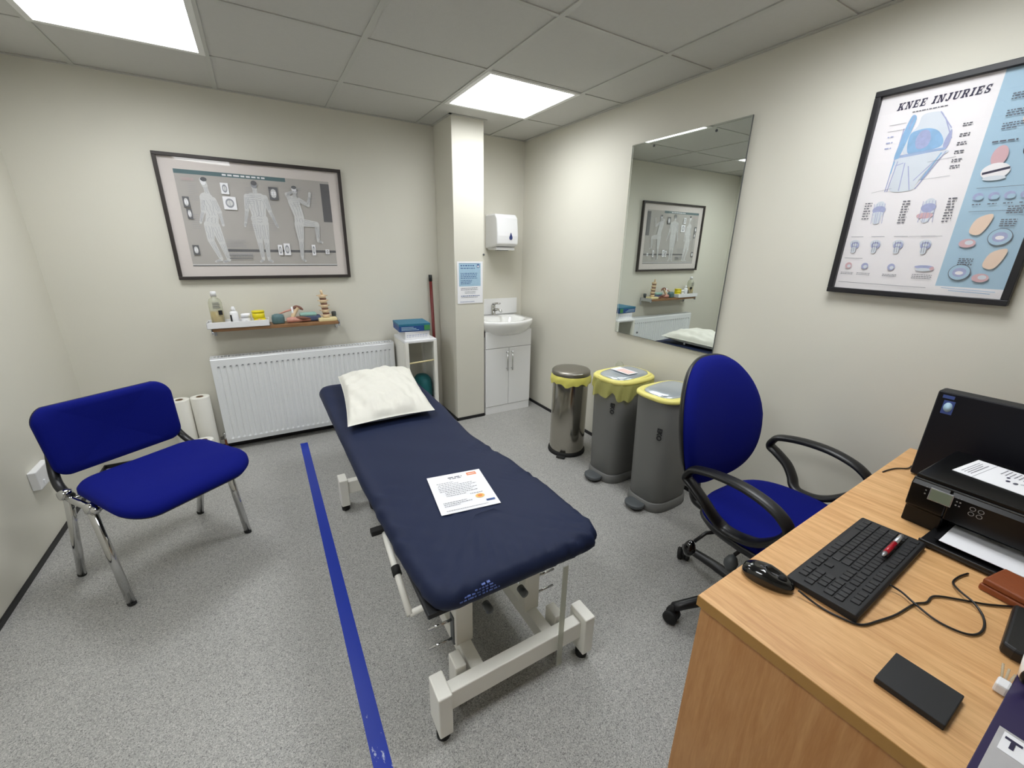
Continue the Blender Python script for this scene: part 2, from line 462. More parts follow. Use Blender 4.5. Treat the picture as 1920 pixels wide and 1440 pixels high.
def slab_text(cv, txt, x, y, h, mi, slant=0.18, w=0.78, gap=0.16):
    """heavy slab-serif italic capitals"""
    T = 0.25; S = 0.15                                   # thick stem, serif height
    def stem(x0, y0=0, y1=1, t=T): return [(x0, y0), (x0 + t, y0), (x0 + t, y1), (x0, y1)]
    def ser(xc, yb, wd=0.46): return [(xc - wd / 2, yb), (xc + wd / 2, yb), (xc + wd / 2, yb + S), (xc - wd / 2, yb + S)]
    G = {
        'K': (1.0, [stem(.12), ser(.23, 0), ser(.23, 1 - S), [(.34, .42), (.72, .95), (.86, .95), (.44, .36)], [(.42, .52), (.54, .66), (.96, .06), (.70, .06)], ser(.80, 0, .4), ser(.80, 1 - S, .38)]),
        'N': (1.0, [stem(.14, t=.12), stem(.76, t=.12), [(.12, 1), (.36, 1), (.88, 0), (.66, 0)], ser(.20, 0, .36), ser(.16, 1 - S, .36), ser(.82, 1 - S, .36)]),
        'E': (.86, [stem(.12), ser(.23, 0, .4), ser(.23, 1 - S, .4), [(.1, 0), (.82, 0), (.82, .12), (.1, .12)], [(.1, .88), (.8, .88), (.8, 1), (.1, 1)], [(.3, .45), (.62, .45), (.62, .56), (.3, .56)], [(.72, 0), (.83, 0), (.83, .32), (.76, .32)], [(.70, .70), (.81, .70), (.81, 1), (.72, 1)], [(.56, .36), (.64, .36), (.64, .65), (.56, .65)]]),
        'I': (.5, [stem(.14), ser(.25, 0, .48), ser(.25, 1 - S, .48)]),
        'J': (.72, [stem(.36, .18, 1), ser(.47, 1 - S, .46), [(.06, .06), (.2, 0), (.44, 0), (.58, .2), (.36, .24), (.3, .13), (.2, .14), (.16, .3), (.04, .3)]]),
        'U': (.98, [stem(.14, .2, 1), stem(.74, .2, 1, .12), ser(.24, 1 - S, .44), ser(.80, 1 - S, .36), [(.14, .22), (.24, .04), (.42, -.02), (.62, -.02), (.80, .08), (.86, .24), (.74, .24), (.66, .14), (.5, .11), (.40, .15), (.36, .24)]]),
        'R': (.98, [stem(.12), ser(.23, 0, .44), ser(.23, 1 - S, .44), [(.3, .88), (.56, .88), (.64, .82), (.86, .84), (.78, .97), (.62, 1), (.3, 1)], [(.64, .56), (.86, .6), (.88, .72), (.86, .84), (.64, .82)], [(.3, .42), (.62, .42), (.8, .48), (.86, .6), (.64, .56), (.56, .53), (.3, .53)], [(.5, .46), (.7, .46), (.9, .1), (.98, .1), (.98, 0), (.72, 0)]]),
        'S': (.8, [[(.1, 0), (.2, 0), (.2, .34), (.1, .34)], [(.14, .08), (.3, 0), (.5, 0), (.68, .06), (.76, .2), (.56, .24), (.5, .13), (.34, .12), (.2, .18)], [(.76, .2), (.76, .36), (.62, .46), (.3, .6), (.28, .68), (.08, .74), (.1, .56), (.22, .46), (.54, .32), (.56, .24)], [(.08, .74), (.28, .68), (.3, .82), (.42, .88), (.56, .86), (.66, .78), (.66, .92), (.5, 1), (.32, 1), (.14, .92)], [(.6, .66), (.7, .66), (.7, 1), (.62, 1)]]),
        ' ': (.5, [])}
    for ch in txt:
        wd, polys = G[ch]
        for p in polys: cv.poly([(x + (px * w + slant * py) * h, y + py * h) for px, py in p], mi)
        x += (wd * w + gap) * h
    return x

H = 2.225
XL, XR, YB, YF = -3.079, 0.0, 0.0, -4.45

# ================================================================== SETTING
T = 0.08
struct(MB().box((XL - T, YF - T, -0.1), (XR + T, YB + T, 0)).build('floor', M['floor']))
struct(MB().box((XL - T, YB, 0), (XR + T, YB + T, H + .06)).build('wall_back', M['wall']))
struct(MB().box((XR, YF - T, 0), (XR + T, YB, H + .06)).build('wall_right', M['wall']))
struct(MB().box((XL - T, YF - T, 0), (XL, YB, H + .06)).build('wall_left', M['wall']))
struct(MB().box((XL, YF - T, 0), (XR, YF, H + .06)).build('wall_front', M['wall']))
# boxed-in column beside the basin
CX0, CX1, CY = -0.802, -0.556, -0.343
struct(MB().box((CX0, CY, 0), (CX1, YB, H)).build('wall_column', M['wall'], bevel=0.004))
# suspended ceiling: tiles between grid bars, all one surface
BX = [-0.325 - 0.6 * i for i in range(6)]                 # bars running front to back
BY = [-0.5215 - 0.6 * i for i in range(7)]                # cross bars
lights = [(-2.725, -1.1215), (-0.925, -1.1215), (-2.725, -2.9215), (-0.925, -2.9215)]
cb = MB()
xs = sorted([XL] + [b for b in BX if b > XL] + [XR]); ys = sorted([YF] + BY + [YB])
for i in range(len(xs) - 1):
    for j in range(len(ys) - 1):
        x0, x1, y0, y1 = xs[i], xs[i + 1], ys[j], ys[j + 1]
        if any(abs(x0 - lx) < .02 and abs(y0 - ly) < .02 for lx, ly in lights): continue
        cb.box((x0, y0, H + 0.002), (x1, y1, H + 0.02), 0)
cb.box((XL - T, YF - T, H + 0.06), (XR + T, YB + T, H + 0.09), 0)
bw = 0.012
for x in BX:
    if x > XL: cb.box((x - bw, YF, H - 0.003), (x + bw, YB, H + 0.004), 1)
for y in BY:
    cb.box((XL, y - bw * .8, H - 0.002), (XR, y + bw * .8, H + 0.0035), 1)
struct(cb.build('ceiling', [M['tile'], M['tbar']]))
tr = MB()
e = 0.018
tr.box((XL, YB - e, H - .004), (XR, YB, H + .001)); tr.box((XL, YF, H - .004), (XL + e, YB, H + .001))
tr.box((XR - e, YF, H - .004), (XR, YB, H + .001)); tr.box((XL, YF, H - .004), (XR, YF + e, H + .001))
tr.box((CX0 - e, CY - e, H - .004), (CX0, YB, H + .001)); tr.box((CX0 - e, CY - e, H - .004), (CX1 + e, CY, H + .001)); tr.box((CX1, CY, H - .004), (CX1 + e, YB, H + .001))
struct(tr.build('trim_1', M['tbar']))
# black skirting strip
sk, st = 0.024, 0.008
struct(MB().box((XL, YF, 0), (XL + st, YB, sk)).build('baseboard_left', M['skirt']))
struct(MB().box((XL, YB - st, 0), (CX0, YB, sk)).build('baseboard_back', M['skirt']))
struct(MB().box((XR - st, YF, 0), (XR, YB, sk)).build('baseboard_right', M['skirt']))
b = MB(); b.box((CX0 - st, CY - st, 0), (CX0, YB, sk)); b.box((CX0 - st, CY - st, 0), (CX1, CY, sk))
struct(b.build('baseboard_column', M['skirt']))

lab = ['square lit ceiling light panel at the far left corner of the room', 'square lit ceiling light panel above the boxed column and basin corner',
       'square ceiling light panel on the left, behind the camera', 'square ceiling light panel above the desk chair, nearest the knee poster']
for (lx, ly), l in zip(lights, lab):
    t = thing('ceiling_light', l, 'ceiling light', (lx + .3, ly + .3, H), group='recessed square ceiling lights')
    f = MB(); o_, i_ = .297, .272
    f.box((-o_, -o_, -.004), (o_, -i_, .015)); f.box((-o_, i_, -.004), (o_, o_, .015)); f.box((-o_, -i_, -.004), (-i_, i_, .015)); f.box((i_, -i_, -.004), (o_, i_, .015))
    f.build('light_frame', M['light_frame'], t)
    MB().box((-i_, -i_, .002), (i_, i_, .012)).build('diffuser', M['panel_light'], t)

tag(MB().box((-1.979, -3.60, 0.0003), (-1.931, -0.195, 0.0012)).build('floor_tape', M['tape']),
    'long strip of royal blue tape stuck to the grey floor beside the couch', 'tape')

# ================================================================== LEFT CHAIR
def stacking_chair():
    O = Vector((-2.599, -1.133, 0))
    t = thing('visitor_chair', 'armless royal blue fabric chair with chrome legs by the left wall', 'chair', O, math.atan2(.59, .807))
    # local: +x = chair's lateral, -y = forward
    LX = 0.243
    for sx in (-1, 1):
        for (foot, top) in (((sx * LX, -.188, .0), (sx * LX, -.118, .425)), ((sx * LX, .188, 0), (sx * LX, .045, .425))):
            m = MB(); f = Vector(foot); p = Vector(top)
            m.tube([f + (p - f) * .02, f + (p - f) * .5, p], 0.0195, 16, flat=0.72, up=(0, 1, 0))
            lg = m.build('leg', M['chrome'], t)
            m = MB(); m.tube([f, f + (p - f) * .024], 0.0198, 16, flat=0.73, up=(0, 1, 0)); m.build('foot_cap', M['rubber'], lg)
        m = MB()                                     # side rail joining the legs under the seat
        m.tube([(sx * LX, -.165, .430), (sx * LX, 0, .425), (sx * LX, .075, .432)], 0.013, 10)
        m.build('side_rail', M['chrome'], t)
        for (y, z) in ((-.128, .432), (.06, .438)):
            m = MB(); m.lathe([(0, -.02), (.016, -.02), (.021, -.008), (.021, .008), (.016, .02), (0, .02)], 14, mx=Matrix.Translation((sx * LX, y, z)) @ Matrix.Rotation(pi / 2, 4, 'Y'))
            m.build('clamp', M['chrome'], t)
        m = MB()                                     # support rising to the backrest
        m.tube(catmull([(sx * (LX - .006), .04, .432), (sx * (LX - .008), .115, .452), (sx * (LX - .02), .165, .50), (sx * (LX - .045), .205, .60)], 5), 0.011, 10, flat=1.5, up=(0, 1, 0))
        m.build('back_support', M['black_plastic'], t)
    m = MB()
    m.tube([(-LX, .03, .42), (LX, .03, .42)], .011, 8); m.tube([(-LX, -.13, .42), (LX, -.13, .42)], .011, 8)
    m.build('cross_tube', M['chrome'], t)
    # seat
    out = roundrect(.248, .212, .10, 10, 0, -.160)
    c = Vector((0, -.160))
    def ring(s, z):
        r = []
        for x, y in out:
            px, py = c.x + (x - c.x) * s, c.y + (y - c.y) * s
            fr = max(0, (-.20 - py)) * 1.0
            w = 1 - .06 * max(0, (py + .16) / .212)
            r.append((px * w, py, z + .012 * (px / .26) ** 2 - 1.1 * fr * fr))
        return r
    m = MB(); m.rings([ring(.90, .437), ring(.97, .440), ring(1.0, .452), ring(.995, .466), ring(.96, .478), ring(.85, .486), ring(.6, .488), ring(.3, .486), ring(.05, .485)])
    m.build('seat', M['blue_fabric'], t)
    m = MB(); m.rings([ring(.86, .430), ring(.95, .432), ring(.955, .442), ring(.8, .445), ring(.2, .445)]); m.build('seat_pan', M['black_plastic'], t)
    # backrest, gently curved, wider at the top
    out2 = roundrect(.240, .132, .050, 8)
    def ring2(s, d):
        r = []
        for x, y in out2:
            px, pz = x * s, y * s
            k = 1 - .05 * (1 - (pz + .132) / .264)
            tz = pz + (.036 if pz > 0 else .018) * (1 - (px / .24) ** 2) * pz / .132
            dy = .205 + d + .14 * (pz + .0) - .045 * (px / .243) ** 2 * 1.0
            r.append((px * k, dy, .612 + tz))
        return r
    m = MB(); m.rings([ring2(.3, .010), ring2(.9, .010), ring2(.985, .004), ring2(1, -.008), ring2(.985, -.020), ring2(.93, -.030), ring2(.75, -.035), ring2(.4, -.036), ring2(.05, -.036)])
    m.build('backrest', M['blue_fabric'], t)
    m = MB(); m.rings([ring2(.3, .018), ring2(.93, .018), ring2(.985, .012), ring2(.985, .006), ring2(.6, .004), ring2(.2, .004)]); m.build('back_shell', M['black_plastic'], t)
    return t
stacking_chair()

# ================================================================== COUCH
def couch():
    A0 = radians(1.2)
    t = thing('treatment_couch', 'white framed treatment couch under a navy sheet in the middle of the room', 'couch', (0, 0, 0))
    # navy stretch sheet over the padded top
    hy0, hy1 = -2.496, -0.515
    cy, hy = (hy0 + hy1) / 2, (hy1 - hy0) / 2
    def edge(y, side):
        P = [(-2.6, -1.792, -1.200), (-2.45, -1.797, -1.203), (-2.19, -1.815, -1.204), (-1.96, -1.822, -1.222), (-1.77, -1.829, -1.250), (-1.61, -1.830, -1.268), (-1.45, -1.832, -1.262), (-1.2, -1.835, -1.246), (-.9, -1.838, -1.24), (-.45, -1.842, -1.24)]
        for a, b in zip(P, P[1:]):
            if a[0] <= y <= b[0]:
                k = (y - a[0]) / (b[0] - a[0]); k = k * k * (3 - 2 * k)
                return a[side] + (b[side] - a[side]) * k
        return P[-1][side] if y > P[-1][0] else P[0][side]
    NL = 90
    base = []                                           # outline with (sx, y) and many points along the sides
    r = 0.075
    for k in range(NL): base.append(('R', -1 + 2 * k / (NL - 1)))
    for k in range(1, 40): base.append(('T', 1 - 2 * k / 40))
    for k in range(NL): base.append(('L', 1 - 2 * k / (NL - 1)))
    for k in range(1, 40): base.append(('B', -1 + 2 * k / 40))
    def outline(ins):
        pts = []
        for kind, s in base:
            if kind in 'RL':
                y = cy + s * (hy - r - max(0, ins - r))
                x = edge(y, 2) - ins if kind == 'R' else edge(y, 1) + ins
                if ins > .25: x = (edge(y, 1) + edge(y, 2)) / 2 + (x - (edge(y, 1) + edge(y, 2)) / 2)
                d = (abs(s) - (1 - .03)) / .03
                yy = y
                pts.append([x, yy])
            else:
                sg = 1 if kind == 'T' else -1
                y0 = cy + sg * (hy - r - max(0, ins - r))
                xl, xr = edge(y0, 1), edge(y0, 2); w = (xr - xl) / 2; xc = (xr + xl) / 2
                u = s * w                                # round the corner with radius r
                a = w - abs(u)
                dy = r if a >= r else math.sqrt(max(0, r * r - (r - a) ** 2))
                dy = dy * max(0.0, 1 - ins / r)
                pts.append([xc + s * (w - ins), y0 + sg * dy])
        return pts
    def wr(x, y, z, ins):                                # stretched folds
        dz = 0.0
        def fold(px, py, ang, amp, freq, wid, ln):
            dx, dy = x - px, y - py; a = dx * cos(ang) + dy * sin(ang); b = -dx * sin(ang) + dy * cos(ang)
            if a < 0: return 0
            return amp * sin(freq * (b + .25 * a * b)) * math.exp(-(b / wid) ** 2) * math.exp(-a / ln) * min(1, a / .02)
        dz += fold(-1.21, -2.50, radians(150), .010, 150, .12, .14)
        dz += fold(-1.40, -2.51, radians(75), .008, 170, .24, .07)
        dz += fold(-1.795, -2.46, radians(60), .007, 130, .14, .16)
        dz += fold(-1.82, -1.95, radians(-52), .008, 110, .12, .22)
        dz += fold(-1.82, -2.15, radians(-50), .007, 120, .10, .2)
        dz += fold(-1.25, -1.75, radians(-140), .006, 100, .08, .2)
        dz += fold(-1.22, -2.05, radians(-155), .006, 120, .08, .15)
        dz += .0012 * sin(x * 23 + y * 9) * sin(y * 17 - x * 5)
        return dz
    spec = [(.055, .456), (.03, .453), (.008, .459), (0, .470), (-.001, .484), (.002, .498), (.009, .510), (.02, .517), (.034, .521), (.05, .523), (.076, .524), (.095, .524), (.12, .524), (.15, .524), (.18, .524), (.21, .524), (.24, .524), (.27, .524)]
    rings = []
    for ins, z in spec:
        rr = []
        for k, (x, y) in enumerate(outline(ins)):
            q = wr(x, y, z, ins) * 1.5
            if ins < .03:                                # folds carry on down the sides
                kd = base[k][0]; o_ = q * (.55 if kd == 'B' else .28) * (1 - max(0, ins) / .03)
                if kd == 'B': y -= o_
                elif kd == 'R': x += o_
                elif kd == 'L': x -= o_
            zz = z + q * (.8 if z > .505 else .25)
            if z < .46: zz += .006 * sin(y * 31) * (1 if ins > 0 else 0)
            rr.append((x, y, zz))
        rings.append(rr)
    m = MB(); m.rings(rings, cap=False)
    n = len(rings[0]); last = len(m.v) - n                # close the narrow remaining strip
    # strip: R[k] with L[NL-1-k]
    for k in range(NL - 1):
        a, b_, c_, d = last + k, last + k + 1, last + NL + 39 + (NL - 2 - k), last + NL + 39 + (NL - 1 - k)
        m.f.append([a, b_, c_, d]); m.m.append(0); m.sm.append(True)
    top = [last + NL - 1] + [last + NL + k for k in range(39)] + [last + NL + 39]
    m.f.append(top); m.m.append(0); m.sm.append(True)
    bot = [last + NL + 39 + NL - 1] + [last + NL + 39 + NL + k for k in range(39)] + [last]
    m.f.append(bot); m.m.append(0); m.sm.append(True)
    sheet = m.build('sheet', M['navy'], t)
    # printed label on the hem at the foot end
    lb = MB()
    rnd = random.Random(3)
    for row in range(4):
        x = -1.72 + row * .012 * rnd.uniform(0, 2)
        while x < -1.60 - .01 * row:
            w = rnd.uniform(.003, .012)
            lb.box((x, -2.4985 + .001 * row, .478 + row * .0085), (x + w, -2.494 + .002 * row, .4815 + row * .0085)); x += w + rnd.uniform(.002, .006)
    lb.build('sheet_label', M['label_print'], sheet)
    # padded board and steel frame under it
    MB().box((-1.80, -2.47, .435), (-1.235, -.55, .452)).build('top_board', M['black_matte'], t, bevel=.004)
    m = MB()
    for x in (-1.70, -1.32): m.box((x - .02, -2.42, .395), (x + .02, -.62, .435))
    for y in (-2.40, -1.75, -1.2, -.68): m.box((-1.70, y - .02, .397), (-1.32, y + .02, .433))
    m.build('top_frame', M['white_metal'], t, bevel=.003)
    # H-shaped ends: cross beam with upright feet
    for (ye, nm) in ((-2.475, 'near'), (-1.165, 'far')):
        xa, xb = (-1.778, -1.253) if nm == 'near' else (-1.83, -1.28)
        m = MB(); m.box((xa + .02, ye - .02, .095), (xb - .02, ye + .02, .165))
        m.build('cross_beam', M['white_metal'], t, bevel=.003)
        for x in (xa, xb):
            m = MB(); m.box((x - .021, ye - .042, .034), (x + .021, ye + .042, .19))
            p = m.build('foot_post', M['white_metal'], t, bevel=.004)
            m = MB(); m.lathe([(.0, 0), (.021, 0), (.021, .020), (.012, .024), (.010, .035), (0, .035)], 16, mx=Matrix.Translation((x, ye - .010, 0))); m.build('foot_pad', M['rubber'], p)
    # base rails
    for x in (-1.648, -1.388):
        m = MB(); m.box((x - .021, -2.455, .10), (x + .021, -1.185, .155)); m.build('base_rail', M['white_metal'], t, bevel=.003)
    # retractable castors behind the beams
    for x in (-1.700, -1.330):
        for y in (-2.415, -1.24):
            m = MB(); m.box((x - .018, y - .03, .062), (x + .018, y + .03, .178)); br = m.build('caster_bracket', M['white_metal'], t, bevel=.004)
            m = MB(); mx = Matrix.Translation((x, y, .031)) @ Matrix.Rotation(pi / 2, 4, 'Y')
            m.lathe([(0, -.014), (.024, -.014), (.031, -.008), (.031, .008), (.024, .014), (0, .014)], 18, mx=mx)
            m.bar((x, y, .03), (x, y, .066), .036, .02)
            m.build('caster', M['rubber'], br)
    # parallelogram lifting arms
    for x in (-1.648, -1.388):
        s = -1 if x < -1.5 else 1
        for (ya, yb) in ((-2.36, -1.98), (-1.72, -1.34)):
            m = MB(); m.bar((x + s * .0, ya + .40 if s == 0 else yb, .15), (x, ya, .41), .038, .062); m.build('lift_arm', M['white_metal'], t, bevel=.003)
        m = MB(); m.bar((x, -2.335, .15), (x, -2.335, .40), .044, .06); m.build('upright', M['white_metal'], t, bevel=.003)
    m = MB(); m.tube([(-1.52, -1.35, .14), (-1.52, -1.95, .36)], .03, 14); m.build('lift_motor', M['white_metal'], t)
    m = MB(); m.box((-1.64, -2.33, .335), (-1.40, -2.29, .385)); m.build('tie_bar', M['white_metal'], t, bevel=.003)
    # steel pins sticking out of both sides
    for x, s, zs, y in ((-1.676, -1, (.241, .162), -2.33), (-1.362, 1, (.262, .188), -2.33)):
        for z in zs:
            m = MB(); m.tube([(x, y, z), (x + s * .085, y, z)], .0045, 8); m.build('side_pin', M['chrome'], t)
        m = MB(); m.box((x - .006, y - .014, zs[1] - .018), (x + .006, y + .014, zs[0] + .018)); m.build('pin_bracket', M['grey_dark'], t, bevel=.002)
    # knobs of the cross bar under the foot end
    for x in (-1.62, -1.50):
        m = MB(); m.lathe([(0, 0), (.012, 0), (.012, .03), (0, .03)], 12, mx=Matrix.Translation((x, -2.45, .385)) @ Matrix.Rotation(pi / 2, 4, 'X'))
        m.build('adjuster_knob', M['grey_dark'], t)
    # folding foot lever on the left
    m = MB(); m.tube([(-1.80, -1.99, .40), (-1.80, -2.14, .335), (-1.80, -2.28, .275)], .011, 10); lv = m.build('foot_lever', M['white_metal'], t)
    m = MB(); m.tube([(-1.80, -2.275, .275), (-1.66, -2.265, .275)], .011, 10); m.build('lever_axle', M['white_metal'], lv)
    m = MB(); m.tube([(-1.80, -2.125, .342), (-1.80, -2.155, .329)], .015, 10); m.build('lever_clip', M['rubber'], lv)
    m = MB(); m.box((-1.845, -2.005, .395), (-1.795, -1.975, .415)); m.build('lever_handle', M['rubber'], lv, bevel=.003)
    # clear plastic strip hanging from the foot end
    MB().box((-1.384, -2.512, .05), (-1.364, -2.509, .46)).build('hanging_strap', M['strap'], t)
    return t
couch()

def pillow():
    # pointed-corner pillow, corners given in the room
    cs = [Vector((-1.80, -1.372)), Vector((-1.362, -1.360)), Vector((-1.268, -.62)), Vector((-1.722, -.60))]
    N = 26
    def pos(u, v):
        a = cs[0].lerp(cs[1], u); b = cs[3].lerp(cs[2], u); p = a.lerp(b, v)
        c = (cs[0] + cs[1] + cs[2] + cs[3]) / 4
        eu = 4 * u * (1 - u); ev = 4 * v * (1 - v)
        # sides pulled in between the corners
        k = 1 - .055 * (ev * abs(2 * u - 1) ** 3 + eu * abs(2 * v - 1) ** 3)
        return c + (p - c) * k
    rnd = random.Random(5)
    ph = [rnd.uniform(0, 6) for _ in range(8)]
    def puff(u, v):
        a = (4 * u * (1 - u)) ** .42 * (4 * v * (1 - v)) ** .42
        w = .007 * sin(19 * u + 6 * v + ph[0]) * sin(5 * v + ph[1]) + .005 * sin(70 * u - 8 * v) * math.exp(-(v / .25) ** 2) + .004 * sin(31 * v - 9 * u + ph[2]) + .003 * sin(44 * u + 21 * v + ph[3]) + .003 * sin(60 * v + 20 * u + ph[4])
        return a, 1.4 * w * min(1, a * 1.5)
    vs = []; fs = []
    for side in (1, -1):
        for i in range(N + 1):
            for j in range(N + 1):
                u, v = i / N, j / N; p = pos(u, v); a, w = puff(u, v)
                mid = .563 + .026 * v
                z = mid + side * (.075 * a if side > 0 else .037 * min(1, a * 1.4)) + (w if side > 0 else 0)
                if side > 0: z += .012 * v * a
                vs.append((p.x, p.y, z))
    o = (N + 1) ** 2
    for i in range(N):
        for j in range(N):
            a = i * (N + 1) + j; fs.append((a, a + N + 1, a + N + 2, a + 1)); fs.append((o + a, o + a + 1, o + a + N + 2, o + a + N + 1))
    m = MB(); m.raw(vs, fs, 0, True)
    ob = m.build('pillow', M['pillow'])
    md = ob.modifiers.new('weld', 'WELD'); md.merge_threshold = .0005
    md = ob.modifiers.new('sub', 'SUBSURF'); md.levels = 1; md.render_levels = 2
    tag(ob, 'white crinkled pillow lying at the head of the navy couch', 'pillow')
pillow()

def bed_paper():
    # sheet of paper lying on the couch
    P = [Vector((-1.647, -2.182)), Vector((-1.437, -2.212)), Vector((-1.402, -1.962)), Vector((-1.605, -1.935))]   # bl, br, tr, tl
    u = (P[1] - P[0]).normalized(); w = (P[1] - P[0]).length; h = (P[3] - P[0]).length
    mx = Matrix(((u.x, -u.y, 0, P[0].x), (u.y, u.x, 0, P[0].y), (0, 0, 1, .5285), (0, 0, 0, 1)))
    cv = Canvas(w, h, [M['paper'], M['ink'], M['orange'], M['amber'], M['ink_blue']])
    rnd = random.Random(2)
    cv.words(w * .36, h * .88, w * .62, .006, 1, rnd); cv.words(w * .38, h * .845, w * .60, .005, 1, rnd)
    cv.rect(w * .72, h * .87, w * .90, h * .95, 2); cv.rect(w * .74, h * .90, w * .88, h * .915, 0)
    for i, (a, b) in enumerate(((.12, .42), (.14, .5), (.12, .74), (.12, .8), (.12, .7), (.12, .78), (.2, .7), (.2, .76), (.2, .55), (.6, .82))):
        cv.words(w * a, h * (.76 - .045 * i), w * b, .0028, 1, rnd)
    cv.ell(w * .74, h * .27, .017, .013, 3); cv.ell(w * .74, h * .27, .009, .007, 2)
    for i, (a, b) in enumerate(((.1, .5), (.1, .58), (.1, .36))): cv.words(w * a, h * (.24 - .04 * i), w * b, .0026, 1, rnd)
    cv.rect(w * .80, h * .11, w * .95, h * .15, 4); cv.words(w * .1, h * .05, w * .8, .002, 1, rnd)
    o = cv.build('paper_sheet', None, mx)
    tag(o, 'printed white sheet with an orange corner logo lying on the navy couch', 'paper')
bed_paper()

# ================================================================== BACK WALL
def radiator():
    x0, x1, z0, z1, yf, yb = -2.413, -1.228, .060, .660, -.100, -.035
    t = thing('radiator', 'white ribbed panel radiator fixed under the shelf on the back wall', 'radiator', ((x0 + x1) / 2, -.05, 0))
    ox = -(x0 + x1) / 2; oy = .05
    n = 34; p = (x1 - x0 - .04) / n
    # front panel: profile across x, recessed flutes between the rounded ribs
    xs_ = [x0]; ds = [0]
    for i in range(n):
        a = x0 + .02 + i * p
        xs_ += [a + p * .22, a + p * .36, a + p * .64, a + p * .78]; ds += [0, .0055, .0055, 0]
    xs_.append(x1); ds.append(0)
    zs_ = [z0, z0 + .03, z0 + .042, z1 - .062, z1 - .050, z1 - .008, z1]
    vs = []; fs = []
    for j, z in enumerate(zs_):
        k = 1 if 2 <= j <= 3 else 0
        for x, d in zip(xs_, ds): vs.append((x + ox, yf + d * k + (.006 if j in (0, 6) else 0) + oy, z))
    W = len(xs_)
    for j in range(len(zs_) - 1):
        for i in range(W - 1): fs.append((j * W + i, j * W + i + 1, (j + 1) * W + i + 1, (j + 1) * W + i))
    m = MB(); m.raw(vs, fs, 0)
    m.box((x0 + ox, yf + .007 + oy, z0), (x1 + ox, yf + .012 + oy, z1))
    for i in range(n):
        a = x0 + .02 + (i + .5) * p + ox
        m.box((a - .005, yf - .0006 + oy, z1 - .056), (a + .005, yf + .004 + oy, z1 - .051), 1)  # shade at the upper flute ends, painted on as grey dabs
    m.build('front_panel', [M['rad'], M['rad_flute_shade']], t)
    m = MB(); m.box((x0 + ox, yb + oy, z0 + .01), (x1 + ox, yb + .008 + oy, z1 - .01)); m.build('rear_panel', M['rad'], t)
    m = MB()
    m.box((x0 + ox, yf + .004 + oy, z1 - .004), (x1 + ox, yf + .014 + oy, z1 + .006)); m.box((x0 + ox, yb + .0 + oy, z1 - .004), (x1 + ox, yb + .01 + oy, z1 + .006))
    k = x0 + .01
    while k < x1 - .01: m.box((k + ox, yf + .012 + oy, z1 - .002), (k + .006 + ox, yb + oy, z1 + .004)); k += .02
    m.build('top_grille', M['rad'], t)
    for x in (x0 - .002, x1 - .002):
        m = MB(); m.box((x + ox, yf + .006 + oy, z0 + .005), (x + .004 + ox, yb + .008 + oy, z1 + .005)); m.build('side_panel', M['rad'], t, bevel=.0015)
    for x, s in ((x0 + .022, -1),):
        m = MB(); mx = Matrix.Translation((x + s * .03 + ox, -.065 + oy, z0 + .035)) @ Matrix.Rotation(pi / 2, 4, 'Y')
        m.lathe([(0, -.03), (.011, -.03), (.011, -.006), (.016, -.006), (.016, .01), (.010, .012), (.010, .024), (0, .024)], 14, mx=mx)
        m.lathe([(0, 0), (.012, 0), (.012, .03), (.008, .034), (0, .034)], 14, mx=Matrix.Translation((x + s * .032 + ox, -.065 + oy, z0 + .04)))
        v = m.build('valve', M['chrome'], t)
        m = MB(); m.tube([(x + s * .032 + ox, -.065 + oy, z0 + .035), (x + s * .032 + ox, -.065 + oy, 0)], .0085, 12); m.build('pipe', M['copper'], t)
    for x in (x0 + .2, x1 - .2):
        m = MB(); m.box((x - .02 + ox, yb + .008 + oy, .2), (x + .02 + ox, .0495, .55)); m.build('wall_bracket', M['rad'], t)
radiator()

